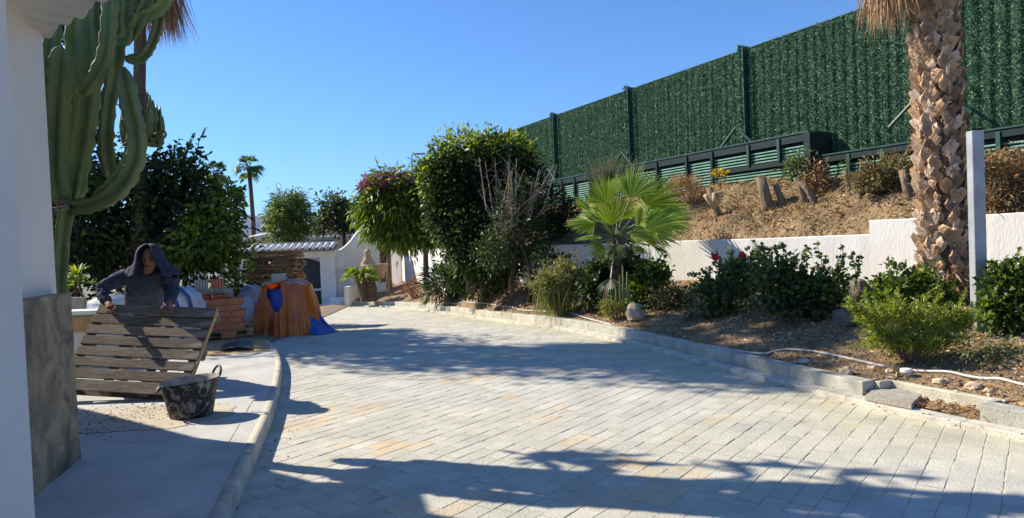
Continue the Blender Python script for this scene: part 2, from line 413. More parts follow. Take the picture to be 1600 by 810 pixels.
# patio slab with its rim
poly = [tuple(p) for p in pedge]+[(-3.9, 9.9), (-12, 9.9), (-12, -3), (-1, -3), (-1.2, 1.2)]
inner = []
for i, p in enumerate(pedge):
    t = pedge[min(i+1, len(pedge)-1)]-pedge[max(i-1, 0)]; t /= np.linalg.norm(t); inner.append((p[0]-t[1]*.07, p[1]+t[0]*.07))
poly2 = inner+[(-3.9, 9.9), (-12, 9.9), (-12, -3), (-1.3, -3), (-1.3, 1.2)]
mb = MB(); mb.prism(poly2, -.05, .118); patio = struct(mb.build('patio', 'concrete'))
mb = MB()
nseg = len(pedge); vs = []; fs = []
for i in range(nseg):
    o_, n_ = pedge[i], inner[i]
    vs += [(o_[0]+.006, o_[1], -.03), (o_[0], o_[1], .105), (o_[0]-.012, o_[1]+.004, .121), (n_[0], n_[1], .122), (n_[0], n_[1], -.03)]
for i in range(nseg-1):
    for k in range(4): fs.append((i*5+k, i*5+k+1, (i+1)*5+k+1, (i+1)*5+k))
mb.add(vs, fs); struct(mb.build('patio_kerb', 'kerb_concrete', None, True))
# saw-cut joints in the patio slab: thin recessed-looking strips of dirt
mb = MB()
for (a, b) in (((352, 700), (395, 625)), ((180, 690), (352, 700)), ((240, 560), (430, 575)), ((300, 555), (230, 640))):
    p, q = G(*a, .121), G(*b, .121); d = (q-p).normalized(); n_ = Vector((-d.y, d.x, 0))*.003
    mb.add([p-n_, p+n_, q+n_, q-n_], [(0, 1, 2, 3)])
mb.build('joint', 'joint', patio)

# yard of bare earth behind the patio
NX, NY = 90, 70; vs = []; fs = []
for j in range(NY):
    y = 9.85+(27-9.85)*(j/(NY-1))**1.25
    xr = -3.95 if y < 10.6 else -4.0-(y-10.6)*.14
    if y < 11.6: xr = min(xr+.05, pedge_x(y))
    for i in range(NX):
        x = -16+(xr+16)*i/(NX-1); edge = min(1, (xr-x)/.5)
        vs.append((x, y, gz(y)+.02+.07*edge+.05*nz(x, y, 1.3)*edge+.02*nz(x, y, 5)*edge))
for j in range(NY-1):
    for i in range(NX-1): fs.append((j*NX+i, j*NX+i+1, (j+1)*NX+i+1, (j+1)*NX+i))
mb = MB(); mb.add(vs, fs); yard = struct(mb.build('yard_ground', 'yard', None, True))

# garden bed and bank
def offs(line, i, d):
    a = line[max(i-1, 0)]; b = line[min(i+1, len(line)-1)]; t = np.array([b[0]-a[0], b[1]-a[1]]); t /= np.linalg.norm(t)
    return (line[i][0]+t[1]*d, line[i][1]-t[0]*d)          # +d = towards the bed (right-hand side when looking away)
def wall_pt(t): return interp([tuple(p) for p in WALL], 0) if t < 0 else None
NU = 260; NV = 46
# bed: rows between kerb (inner side) and wall foot
kerbs = smoothline(KERB, NU); walls = resample(WALL, NU)
# match both by a common parameter (fraction of length skewed so that near parts correspond)
vs = []; fs = []
for i in range(NU):
    w_ = walls[i]; k_ = offs(kerbs, i, .30 if not (4.95 < kerbs[i][1] < 5.95) else .50)
    for j in range(NV):
        t = j/(NV-1); x = k_[0]+(w_[0]-k_[0])*t; y = k_[1]+(w_[1]-k_[1])*t
        z0 = gz(k_[1])+.135; z1 = gz(w_[1])+.70
        e = min(1, t*8)
        z = z0+(z1-z0)*(t**.85)+(.045*nz(x, y, 1.1)+.02*nz(x, y, 6))*e
        vs.append((x, y, z))
for i in range(NU-1):
    for j in range(NV-1): fs.append((i*NV+j, i*NV+j+1, (i+1)*NV+j+1, (i+1)*NV+j))
mb = MB(); mb.add(vs, [tuple(reversed(f)) for f in fs]); bed = struct(mb.build('garden_bed', 'soil', None, True))
bedT = BVHTree.FromPolygons([Vector(v) for v in vs], fs)
fence_line = [F(s, .95) for s in np.linspace(-14.5, 16, NU)]
vs = []; fs = []; NV = 60
for i in range(NU):
    w_ = walls[i]; f_ = fence_line[i]
    for j in range(NV):
        t = j/(NV-1)*1.25; x = w_[0]+(f_.x-w_[0])*t+.10*(1-t); y = w_[1]+(f_.y-w_[1])*t+.10*(1-t)
        zf = 2.50+.15*nz(x, y, .25, 5)
        prof = min(1, t)**.75
        e = min(1, t*6)*(1 if t < 1 else .3)
        z = 1.36+(zf-1.36)*prof+(.16*nz(x, y, .8)+.06*nz(x, y, 3.2)+.03*nz(x, y, 9))*e
        vs.append((x, y, z))
for i in range(NU-1):
    for j in range(NV-1): fs.append((i*NV+j, i*NV+j+1, (i+1)*NV+j+1, (i+1)*NV+j))
mb = MB(); mb.add(vs, [tuple(reversed(f)) for f in fs]); bank = struct(mb.build('bank', 'bank_soil', None, True))
bankT = BVHTree.FromPolygons([Vector(v) for v in vs], fs)
def hit(px, py, tree, dY=None):
    d = ray(px, py).normalized(); r = tree.ray_cast(EYE, d, 200)
    return r[0] if r[0] is not None else (W(px, py, dY) if dY else None)
def drop(x, y, tree):
    r = tree.ray_cast(Vector((x, y, 30)), Vector((0, 0, -1)), 100)
    return r[0].z if r[0] is not None else 0.0

# scatter on bed and bank: dry leaves, clods, gravel (uncountable)
def scatter(name, tree, n, xr, yr, L, Wd, cols, parent=None, upright=0.0, mask=None, m='litter'):
    P = []; tries = 0
    while len(P) < n and tries < n*6:
        tries += 1; x = random.uniform(*xr); y = random.uniform(*yr)
        if abs(x) > y*.80+.6: continue
        if random.random() > min(1, (11/ max(y, 3))**1.2): continue
        r = tree.ray_cast(Vector((x, y, 30)), Vector((0, 0, -1)), 100)
        if r[0] is None or (mask and not mask(x, y)): continue
        P.append((x, y, r[0].z+.004))
    P = np.array(P); k = len(P); D = rng.normal(size=(k, 3)); D[:, 2] = np.abs(D[:, 2])*.25+upright*(1+rng.random(k)); D = unit(D)
    V, F_, c = leaf_arrays(P, D, L*(.4+rng.random(k)), Wd*(.4+rng.random(k)), palette(k, cols, None, .25), fold=.1)
    return stuff(npmesh(name, V, F_, c, m, parent))
dryc = [(.42, .26, .12), (.50, .36, .20), (.28, .18, .10), (.54, .43, .28), (.36, .20, .08)]
scatter('leaf_litter', bedT, 15000, (-6, 8), (3, 22), .05, .025, dryc)
scatter('gravel', bedT, 6000, (-6, 8), (3, 22), .03, .028, [(.44, .36, .26), (.32, .25, .17), (.55, .47, .37)])
scatter('dry_grass', bankT, 42000, (-3, 12), (6, 24), .10, .010, [(.52, .37, .17), (.42, .29, .13), (.56, .45, .24), (.28, .26, .10), (.46, .25, .09)], None, .55, lambda x, y: nz(x, y, .9, 7) > -.25)
scatter('straw_litter', bankT, 8000, (-3, 12), (6, 24), .12, .03, dryc, None, .05)
scatter('low_weeds', bankT, 9000, (0, 12), (6, 20), .06, .022, [(.13, .15, .05), (.20, .19, .07), (.09, .12, .04)], None, .5, lambda x, y: nz(x, y, .7, 17) > .02)

# kerbs: a flat channel strip and raised blocks behind it
kerb_o = MB(); kerbobj = None
def offs(line, i, d):
    a = line[max(i-1, 0)]; b = line[min(i+1, len(line)-1)]; t = np.array([b[0]-a[0], b[1]-a[1]]); t /= np.linalg.norm(t)
    return (line[i][0]+t[1]*d, line[i][1]-t[0]*d)          # +d = towards the bed (right-hand side when looking away)
fine = smoothline(KERB, 620); seg = np.r_[0, np.cumsum(np.linalg.norm(np.diff(fine, axis=0), axis=1))]
def strip(parent, s0, s1, d0, d1, zb, zt, name, m, col, bev=.008):
    vs = []; fs = []; idx = np.linspace(s0, s1, 6)
    def at(s, d):
        q = (np.interp(s, seg, fine[:, 0]), np.interp(s, seg, fine[:, 1])); h = .25
        t = np.array([np.interp(s+h, seg, fine[:, 0])-np.interp(s-h, seg, fine[:, 0]), np.interp(s+h, seg, fine[:, 1])-np.interp(s-h, seg, fine[:, 1])]); t /= max(1e-6, np.linalg.norm(t))
        return (q[0]+t[1]*d, q[1]-t[0]*d)
    for s in idx:
        g_ = gz(at(s, 0)[1]); a = at(s, d0); a2 = at(s, d0+bev); b2 = at(s, d1-bev); b = at(s, d1)
        j1 = random.gauss(0, .0015)
        vs += [(a[0], a[1], g_+zb), (a[0]+j1, a[1], g_+zt-bev), (a2[0], a2[1], g_+zt+j1), (b2[0], b2[1], g_+zt-j1), (b[0], b[1], g_+zt-bev), (b[0], b[1], g_+zb)]
    n = len(idx)
    for q in range(n-1):
        for k in range(5): fs.append((q*6+k, (q+1)*6+k, (q+1)*6+k+1, q*6+k+1))
    fs.append(tuple(range(6))); fs.append(tuple((n-1)*6+5-k for k in range(6)))
    mb = MB(); mb.add(vs, fs, col); return mb.build(name, m, parent)
def s_at(px, py, z):
    p = G(px, py, z); d = np.hypot(fine[:, 0]-p.x, fine[:, 1]-p.y); return seg[int(np.argmin(d))]
kerbmb = MB(); base = []
idx = list(range(0, len(fine), 6)); vs = []; fs = []
for i in idx:
    g_ = gz(fine[i][1]); a = offs(fine, i, .01); b = offs(fine, i, .32); vs += [(a[0], a[1], g_-.06), (a[0], a[1], g_+.012), (b[0], b[1], g_+.012), (b[0], b[1], g_-.06)]
for q in range(len(idx)-1):
    for k in range(3): fs.append((q*4+k, (q+1)*4+k, (q+1)*4+k+1, q*4+k+1))
kerbmb.add(vs, fs); kerbbed = struct(kerbmb.build('kerb', 'joint'))
S = 0.0; sg0 = s_at(1337, 621, .045); sg1 = s_at(1523, 657, .045)
lo, hi = min(sg0, sg1), max(sg0, sg1)
total = seg[-1]
while S < total-.2:
    e = min(S+1.0, total); col = random.uniform(.93, 1.10)
    warm = random.uniform(.9, 1.0)
    strip(kerbbed, S+.004, e-.004, 0, .165, -.03, .045, 'kerb_stone', 'kerb_concrete', (1.12*col, 1.1*col, 1.08*col))
    S = e
S = 0.0
cuts = []
s_ = lo
while s_ > .1: cuts.append((max(0, s_-.8), s_)); s_ -= .8
s_ = hi
while s_ < total-.1: cuts.append((s_, min(total, s_+.9))); s_ += .9
for a, b in cuts:
    if b-a < .15: continue
    col = random.uniform(.9, 1.08)
    strip(kerbbed, a+.004, b-.004, .17, .31, 0, .165, 'kerb_block', 'kerb_concrete', (col*.98, col, col*(1.02 if a < lo else .98)))
# recess with back upstand
strip(kerbbed, lo-.02, hi+.02, .46, .53, -.02, .15, 'recess_wall', 'kerb_concrete', (1.1, 1.08, 1.0))
for s0 in (lo, hi-.05): strip(kerbbed, s0, s0+.05, .31, .465, 0, .155, 'recess_cheek', 'kerb_concrete', (1.0, .98, .95))

# retaining wall
mb = MB(); vs = []; fs = []
def wallrun(pts, zt, th=.16):
    vs = []; n = len(pts); fs = []
    for i, p in enumerate(pts):
        a = pts[max(i-1, 0)]; b = pts[min(i+1, n-1)]; t = np.array([b[0]-a[0], b[1]-a[1]], float); t /= np.linalg.norm(t)
        o_ = (p[0]+t[1]*th, p[1]-t[0]*th)
        zt2 = zt+random.gauss(0, .004)
        q = (p[0]+t[1]*.01, p[1]-t[0]*.01)
        vs += [(p[0], p[1], gz(p[1])+.3), (p[0], p[1], zt2-.012), (q[0], q[1], zt2), (o_[0], o_[1], zt2), (o_[0], o_[1], gz(p[1])+.3)]
    for i in range(n-1):
        for k in range(4): fs.append((i*5+k, (i+1)*5+k, (i+1)*5+k+1, i*5+k+1))
    fs.append((0, 1, 2, 3, 4)); fs.append(tuple((n-1)*5+4-k for k in range(5)))
    return vs, fs
wf = resample(WALL, 400)
i0 = int(np.argmin([abs(((W(1360, 360, 10).x/10))-(p[0]/p[1])) for p in wf]))
rw = thing('retaining_wall', (3.05, 12.5, .7), 'long white rendered retaining wall with a step, holding back the dry bank', 'wall')
mb.add(*wallrun([tuple(p) for p in wf[:i0+1:8]]+[tuple(wf[i0])], 1.63)); mb.build('high_section', 'white_wall', rw)
mb = MB(); mb.add(*wallrun([tuple(wf[i0])]+[tuple(p) for p in wf[i0+1::8]], 1.425)); mb.build('low_section', 'white_wall', rw)

# ------------------------------------------------------------------ hedge fence
hf = thing('hedge_fence', F(0, 0, 2.4), 'tall green artificial hedge fence with ribbed posts along the top of the bank', 'fence')
posts = [-12.3, -8.2, -4.1, 0, 4.0, 7.8, 11.8, 15.8, 19.8]
ZT, ZB = 5.5, 2.45
for a, b in zip(posts[:-1], posts[1:]):
    L_ = b-a; dens = 3600 if a < 8 else 900
    n = int(L_*(ZT-ZB)*dens)
    s = a+rng.random(n)*L_; z = ZB+rng.random(n)*(ZT-ZB)
    ph = np.sin(s*2*math.pi/.21)+.5*np.sin(s*2*math.pi/.083+z*.7)      # vertical strands
    off = .03+.026*ph+rng.random(n)*.03
    P = np.stack([F0.x+FD.x*s+FN.x*off, F0.y+FD.y*s+FN.y*off, z], axis=1)
    D = unit(rng.normal(size=(n, 3))*.65+np.array([FN.x, FN.y, .35])*.75)
    rnd = unit(np.cross(D, rng.normal(size=(n, 3)))); ln = (.022+.026*rng.random(n))[:, None]
    V = np.stack([P-rnd*ln*.30, P+rnd*ln*.30, P+D*ln], axis=1).reshape(-1, 3)
    clump_ = np.array([.5+.5*noise.noise(Vector((float(q), float(w)*1.3, 0))*2.2) for q, w in zip(s[::8], z[::8])]).repeat(8)[:n]
    if len(clump_) < n: clump_ = np.resize(clump_, n)
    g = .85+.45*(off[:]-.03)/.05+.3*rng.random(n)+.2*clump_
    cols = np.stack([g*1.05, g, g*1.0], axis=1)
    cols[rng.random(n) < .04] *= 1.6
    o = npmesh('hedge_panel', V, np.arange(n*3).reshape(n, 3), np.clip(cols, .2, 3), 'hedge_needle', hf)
    mb = MB(); c = F((a+b)/2, 0, (ZT+ZB)/2); rot = Matrix.Rotation(math.atan2(FD.y, FD.x), 3, 'Z')
    mb.box(c.x, c.y, c.z, L_-.05, .03, ZT-ZB, rot); mb.build('backing_panel', 'hedge_back', o)
rotF = Matrix.Rotation(math.atan2(FD.y, FD.x), 3, 'Z')
for s in posts:
    c = F(s, .04, (ZT+ZB)/2+.03); mb = MB(); mb.box(c.x, c.y, c.z, .06, .26, ZT-ZB+.06, rotF); p = mb.build('fence_post', 'green_metal', hf)
    n = 3600; ss = s+.03+rng.random(n)*.06; z = ZB+rng.random(n)*(ZT-ZB+.1); of = rng.random(n)*.21
    P = np.stack([F0.x+FD.x*ss+FN.x*of, F0.y+FD.y*ss+FN.y*of, z], axis=1); D = unit(rng.normal(size=(n, 3)))
    rnd = unit(np.cross(D, rng.normal(size=(n, 3)))); ln = (.03+.04*rng.random(n))[:, None]
    V = np.stack([P-rnd*ln*.25, P+rnd*ln*.25, P+D*ln], axis=1).reshape(-1, 3); g = .9+.5*rng.random(n)
    stuff(npmesh('needle_trim', V, np.arange(n*3).reshape(n, 3), np.stack([g, g, g], axis=1), 'hedge_needle', p))
    for sg in (-1, 1):
        mb = MB(); mb.tube([F(s, .40, 3.80), F(s+sg*.66, .44, 3.22)], .03, 6); mb.build('brace', 'green_metal', hf)
mb = MB()
for s in posts[:-1]:
    mb.tube([F(s, .02, ZT+.015), F(s+4.0, .02, ZT+.015)], .018, 6)
mb.build('top_rail', 'green_metal', hf)

# ------------------------------------------------------------------ corrugated screen fence in front of it
sf = thing('slatted_fence', F(0, .6, 2.5), 'low dark green screen fence of horizontal corrugated slats with rails, below the hedge fence', 'fence')
def slat_bay(s0, s1, zb, zt, off=.6):
    mb = MB(); pitch = .062; n = int((zt-zb)/pitch)
    for k in range(n):
        z = zb+k*pitch; a, b = F(s0, off, 0), F(s1, off, 0); d = FN*.034
        p = [Vector((a.x, a.y, z)), Vector((a.x, a.y, z))+d+Vector((0, 0, .012)), Vector((a.x, a.y, z+.040))+d*.15,
             Vector((b.x, b.y, z)), Vector((b.x, b.y, z))+d+Vector((0, 0, .012)), Vector((b.x, b.y, z+.040))+d*.15]
        mb.add(p, [(0, 3, 4, 1), (1, 4, 5, 2), (0, 1, 2), (3, 5, 4)])
    return mb.build('slat_panel', 'green_slat', sf)
def rail(s0, s1, z, h=.05, off=.64, m='green_black', name='rail', th=.05):
    c = F((s0+s1)/2, off, z); mb = MB(); mb.box(c.x, c.y, c.z, abs(s1-s0), th, h, rotF); return mb.build(name, m, sf)
def upright(s, zb, zt, w=.05, off=.66, m='green_metal'):
    c = F(s, off, (zb+zt)/2); mb = MB(); mb.box(c.x, c.y, c.z, w, .05, zt-zb, rotF); return mb.build('upright', m, sf)
def s_of(px):      # fence station seen at an image column
    k = ray(px, 270); k = k.x/k.y; P0 = F0+FN*.6
    return (P0.x-k*P0.y)/(k*FD.y-FD.x)
zt1 = 3.36; bays = [1269, 1222, 1174, 1117, 1077, 1030, 985, 950, 925, 900, 880, 862]
bs = [s_of(p) for p in bays]+[11.5, 13.5, 16]
for q, (a, b) in enumerate(zip(bs[:-1], bs[1:])):
    lowz = 2.36
    if q < 3:
        slat_bay(a+.03, b-.03, 2.92, zt1-.17); slat_bay(a, b, lowz, 2.80)
    else: slat_bay(a+.03, b-.03, lowz, zt1-.17)
    upright(b, 2.9 if q < 2 else 2.3, zt1-.02, .06, .67, 'green_metal' if q < 2 else 'green_black')
upright(bs[0], 2.3, zt1, .14, .70, 'green_black')
rail(bs[0], bs[3], 2.86, .10); rail(bs[0], bs[-1], zt1-.07, .16); rail(bs[0], bs[-1], zt1+.02, .03, .66, 'green_metal')
# box end return
c = F(bs[0]-.04, .35, 3.02); mb = MB(); mb.box(c.x, c.y, c.z, .04, .62, .70, rotF); mb.build('end_panel', 'green_black', sf)
b2 = [bs[0]-.12, s_of(1325), s_of(1378), s_of(1440), s_of(1500), s_of(1560), s_of(1640), -8.5, -10.5, -12.5]
for a, b in zip(b2[:-1], b2[1:]):
    slat_bay(b+.03, a-.03, 2.28, 2.76, .5); upright(b, 2.2, 2.86, .06, .57, 'green_metal')
rail(b2[-1], b2[0], 2.83, .12, .55); rail(b2[-1], b2[0], 2.90, .025, .57, 'green_metal')
# black sheets added to stand for the shade in the gaps between the slats
mb = MB(); c = F((bs[0]+14)/2, .52, 2.8); mb.box(c.x, c.y, c.z, 14-bs[0], .02, 1.05, rotF); mb.build('gap_shade_sheet', 'green_black', sf)
mb = MB(); c = F((b2[0]+b2[-1])/2, .44, 2.5); mb.box(c.x, c.y, c.z, b2[0]-b2[-1], .02, .7, rotF); mb.build('gap_shade_sheet', 'green_black', sf)

# ------------------------------------------------------------------ the house at left
house = thing('house', (-3.4, 4.3, .12), 'white house porch with stone-clad pillar and scalloped tile eave at the left edge', 'house')
roofpoly = [(-11, 10.1), (-7.3, 7.44), (-5.2, 5.9), (-4.62, 5.85), (-4.5, 5.4), (-3.45, 4.86), (-1.2, 3.1), (-1.2, -3), (-11, -3)]
mb = MB(); mb.prism(roofpoly, 3.13, 3.35); roof = mb.build('roof', 'soffit', house)
def pillar(poly, z0, z1, name, m, par):
    mb = MB(); mb.prism(poly, z0, z1); return mb.build(name, m, par)
pillar([(-2.9, 1.8), (-1.87, 1.8), (-1.87, 2.6), (-2.9, 2.6)], .118, 3.128, 'pillar', 'white_render', house)
p1 = G(46, 782, .12); p2 = G(125, 716, .12); tt = (p2-p1).normalized(); pp = p1-tt*.35; nn = Vector((-tt.y, tt.x, 0))
e2 = p2
mb = MB(); rows = 14; vs = []; fs = []
# cladding: irregular slab face on the visible side, real depth
NZ, NA = 22, 18
for j in range(NZ):
    z = .10+(1.28-.10)*j/(NZ-1)
    for i in range(NA+6):
        if i < NA:
            t = i/(NA-1); p = pp.lerp(e2, t); nrm = -nn
        else:
            t = (i-NA+1)/6; p = e2+nn*.7*t; nrm = tt
        jag = .010*nz(p.x*3, p.y*3, 2.5, z*3)+.02*max(0, .25-z)*4*(.5+.5*nz(p.x, p.y, 9))
        q = p+nrm*jag; vs.append((q.x, q.y, z))
M_ = NA+6
for j in range(NZ-1):
    for i in range(M_-1): fs.append((j*M_+i, j*M_+i+1, (j+1)*M_+i+1, (j+1)*M_+i))
vs2 = [(pp.x, pp.y, 1.28), (e2.x, e2.y, 1.28), (e2.x+nn.x*.7, e2.y+nn.y*.7, 1.28), (pp.x+nn.x*.7, pp.y+nn.y*.7, 1.28)]
mb.add(vs, fs); mb.add(vs2, [(0, 1, 2, 3)]); mb.build('stone_cladding', 'stone_clad', house)
q2 = W(88, 458, 4.8); i1 = Vector((q2.x, q2.y, 0)); i0_ = i1-tt*1.1
pillar([(i0_.x, i0_.y), (i1.x, i1.y), (i1.x+nn.x*.5, i1.y+nn.y*.5), (i0_.x+nn.x*.5, i0_.y+nn.y*.5)][::1], 1.2, 3.128, 'pillar', 'white_render', house)
mb = MB(); mb.prism([(-9, 6.9), (-7.2, 6.95), (-5.6, 5.6), (-5.6, -2), (-9, -2)], .118, 3.128); mb.build('wall', 'white_render', house)
# eave tiles: channel tiles whose white undersides make the scalloped edge
ea, eb = Vector((-3.5, 4.95, 0)), Vector((-1.2, 3.12, 0)); ed = (eb-ea).normalized(); en = Vector((-ed.y, ed.x, 0))
L_ = (eb-ea).length; n = int(L_/.20)
for k in range(n):
    c = ea+ed*(k+.5)*.20; vs = []; fs = []
    for e_, (d, dz) in enumerate(((-.55, .03), (.10, 0))):
        for q in range(9):
            a = math.pi*q/8; x = -math.cos(a)*.104; z = -math.sin(a)*.075
            for th in (0, .015):
                p = c+ed*x*(1)+en*(d+(.02*math.sin(k*2.1))); vs.append((p.x, p.y, 3.15+dz+z*(1-th*8)+th))
    for q in range(8):
        for th in (0, 1):
            a0 = q*2+th; b0 = (q+1)*2+th; fs.append((a0, b0, 18+b0, 18+a0))
        fs.append((18+q*2, 18+q*2+1, 18+(q+1)*2+1, 18+(q+1)*2))
    mb = MB(); mb.add(vs, fs); mb.build('eave_tile', 'soffit', roof, True)
    # cover tile above each joint
    c = ea+ed*(k+1.0)*.20; vs = []; fs = []
    for d in (-.5, .04):
        for q in range(7):
            a = math.pi*q/6; p = c+ed*(-math.cos(a)*.085)+en*d; vs.append((p.x, p.y, 3.18+math.sin(a)*.07))
    for q in range(6): fs.append((q, q+1, 8+q, 7+q))
    fs.append(tuple(range(7, 14)))
    mb = MB(); mb.add(vs, fs); mb.build('cover_tile', 'roof_tile', roof, True)
# ------------------------------------------------------------------ plants
G1 = [(.065, .115, .026), (.10, .165, .036), (.045, .085, .022), (.14, .20, .045)]          # mid green
GD = [(.022, .045, .014), (.035, .065, .02), (.05, .085, .025), (.016, .032, .012)]      # dark green
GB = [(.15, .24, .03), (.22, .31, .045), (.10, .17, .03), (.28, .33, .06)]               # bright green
GY = [(.20, .24, .05), (.28, .28, .07), (.10, .15, .035), (.30, .26, .10)]               # yellowish
GR = [(.16, .20, .13), (.09, .13, .06), (.24, .27, .19), (.05, .08, .035)]               # grey green
DRY = [(.34, .24, .12), (.24, .17, .09), (.42, .33, .18), (.18, .13, .07)]

def plant(name, label, cat, base, blobs, n, L, Wd, cols, w=None, group=None, trunks=None, nb=14, br=.02, bm='bark', clump=.16, per=14,
          shell=.45, droop=0.0, up=0.0, m='leaf', lobe=.45, crown='foliage', jit=.25, sprig=None):
    t = thing(name, base, label, cat, group)
    o, cc = foliage(crown, t, blobs, n, L, Wd, cols, w, m, clump, per, shell, droop, jit, up, lobe, zmin=base[2])
    if sprig:                                   # long shoots that break the outline
        ns, sl, nl_ = sprig; mbs = MB(); P_ = []; D_ = []; cz = np.mean(cc, axis=0); sel = rng.choice(len(cc), size=ns)
        for i in sel:
            a_ = Vector(cc[i]); d_ = (a_-Vector(cz)); d_.normalize(); d_ = (d_+Vector((0, 0, .5+.4*up))+Vector(rng.normal(size=3)*.3)).normalized(); l_ = sl*random.uniform(.5, 1.3)
            b_ = a_+d_*l_*.6+Vector(rng.normal(size=3)*.03*l_); c_ = a_+d_*l_+Vector((0, 0, -.12*l_)); mbs.tube([a_-d_*l_*.5, b_, c_], [br*.35, br*.25, br*.1], 4)
            for q in range(nl_): s_ = (q+.5)/nl_; p_ = a_.lerp(b_, s_*2) if s_ < .5 else b_.lerp(c_, s_*2-1); P_.append(tuple(p_)); D_.append(tuple(d_*.5+Vector(rng.normal(size=3)*.7)))
        P_ = np.array(P_); D_ = unit(np.array(D_)); k_ = len(P_); V_, F2, c2_ = leaf_arrays(P_, D_, L*(.5+.6*rng.random(k_)), Wd*(.5+.6*rng.random(k_)), palette(k_, cols, w, jit), lobe=lobe)
        npmesh('shoot_leaves', V_, F2, c2_, m, t); stuff(mbs.build('shoots', bm, t, True))
    fork = base
    for k, (pts, rr) in enumerate(trunks or []):
        mb = MB(); mb.tube(pts, rr, 10); mb.build('trunk' if rr[0] > .03 else 'stem', bm, t, True)
    if nb:
        tops = [p[0][-1] for p in (trunks or [])] or [Vector(base)]
        mbo = MB(); sel = rng.choice(len(cc), size=min(nb, len(cc)), replace=False)
        for i in sel:
            e = Vector(cc[i]); b = Vector(tops[int(rng.integers(len(tops)))]); d = (e-b).length
            mid = b.lerp(e, .5)+Vector(rng.normal(size=3)*.09*d)+Vector((0, 0, .05*d))
            mbo.tube([b, b.lerp(mid, .55), mid, mid.lerp(e, .6)+Vector(rng.normal(size=3)*.02*d), e], [br, br*.75, br*.55, br*.35, br*.15], 5)
        mbo.build('branches', bm, t, True)
    return t

def fan_frond(mb, hub, d, up, R_, nseg=22, spread=150, wseg=.05, cols=((.10, .19, .03),), split=.55, droop=.15, fold=.35):
    """palmate fan: pleated segments, free at the tips"""
    d = Vector(d).normalized(); side = d.cross(Vector(up)).normalized(); nrm = side.cross(d).normalized()
    for k in range(nseg):
        a = R(spread)*((k+.5)/nseg-.5); dirv = (d*math.cos(a)+side*math.sin(a)).normalized()
        ln = R_*(1-.22*abs(a)/R(spread/2))*random.uniform(.92, 1.05)
        da = R(spread)/nseg*.5
        l = (d*math.cos(a-da)+side*math.sin(a-da)); r = (d*math.cos(a+da)+side*math.sin(a+da))
        p0 = hub; z_ = nrm*R_*.02*(1 if k % 2 else -1)
        m1 = hub+l*ln*split; m2 = hub+r*ln*split; mc = hub+dirv*ln*split+nrm*R_*.02
        dr = Vector((0, 0, -droop*R_*random.uniform(.3, 1.3)))
        t1 = hub+dirv*ln*.8+dr*.4; tip = hub+dirv*ln+dr
        wv = (r-l).normalized()*R_*da*split*.85
        col = random.choice(cols); g = random.uniform(.8, 1.25); col = tuple(c*g for c in col)
        mb.add([p0, m1, mc, m2], [(0, 1, 2), (0, 2, 3)], col)
        mb.add([m1, mc, m2, t1-wv, t1, t1+wv, tip], [(0, 1, 4, 3), (1, 2, 5, 4), (3, 4, 6), (4, 5, 6)], col)

# left dark trees ---------------------------------------------------
def trunk_pts(px0, py0, px1, py1, Y, k=5, amp=.05, zb=None):
    a = W(px0, py0, Y); b = W(px1, py1, Y)
    if zb is not None: a = Vector((a.x, a.y, zb))
    return wobble(a, b, k, amp)
Y = 12.6; zb = gz(Y)+.05
plant('broadleaf_tree', 'large dark green broadleaf tree with open branches behind the worker and the bricks', 'tree', (W(250, 430, Y).x, Y, zb),
      pxblobs([(215, 330, 70, 75), (285, 320, 60, 60), (150, 350, 55, 80), (325, 370, 50, 42), (270, 400, 70, 32), (275, 265, 42, 30), (345, 325, 24, 28), (190, 405, 45, 40), (345, 385, 24, 26), (230, 280, 40, 35)], Y, 1.0),
      9000, .135, .07, GD+[(.07, .12, .025), (.10, .16, .03), (.12, .20, .03)], [.2, .22, .18, .14, .12, .09, .05],
      trunks=[(trunk_pts(262, 470, 250, 385, Y, 5, .05, zb), [.10, .09, .085, .075, .07, .06]), (trunk_pts(268, 470, 300, 390, Y+.3, 5, .05, zb), [.06, .05, .05, .045, .04, .035]), (trunk_pts(236, 465, 205, 390, Y-.2, 5, .05, zb), [.055, .05, .05, .04, .04, .035])],
      nb=60, br=.035, bm='dark_bark', clump=.17, per=20, shell=.40, droop=.35, lobe=.6, sprig=(150, .55, 12))
foliage('lit_leaves', bpy.data.objects['broadleaf_tree'], pxblobs([(352, 320, 22, 30), (358, 392, 26, 26), (325, 372, 46, 30), (290, 395, 40, 22), (318, 345, 24, 18)], 12.2, 1.0), 2300, .13, .07, GB+G1[:1], None, clump=.16, per=16, droop=.4, lobe=.6)  # sunlight on the right side is put into these brighter leaf colours
Y = 10.6; zb = .1
plant('shade_tree', 'tall dark evergreen tree behind the big cactus beside the pillar', 'tree', (W(150, 430, Y).x-1.0, Y+.3, zb),
      [((-9.6, 13.6, 4.4), (1.4, 1.1, 1.3)), ((-9.3, 13.6, 6.0), (1.3, 1.0, 1.2)), ((-10.8, 13.2, 5.8), (1.3, 1.1, 1.3)), ((-8.8, 13.8, 3.2), (1.0, .9, 1.0)), ((-10.4, 12.9, 8.2), (1.8, 1.2, 1.1)), ((-8.9, 12.3, 8.5), (1.3, 1.0, .9)), ((-8.3, 11.5, 9.1), (1.3, .8, .8)), ((-8.8, 13.4, 2.4), (1.2, .8, 1.2))],
      17000, .15, .085, GD, None, trunks=[([Vector((-7.9, 12.0, .0)), Vector((-7.95, 12.1, 1.2)), Vector((-8.2, 12.4, 2.6)), Vector((-8.9, 12.8, 5.2))], [.24, .2, .17, .12])],
      nb=30, br=.06, bm='dark_bark', clump=.34, per=22, shell=.3, droop=.3, lobe=.6)
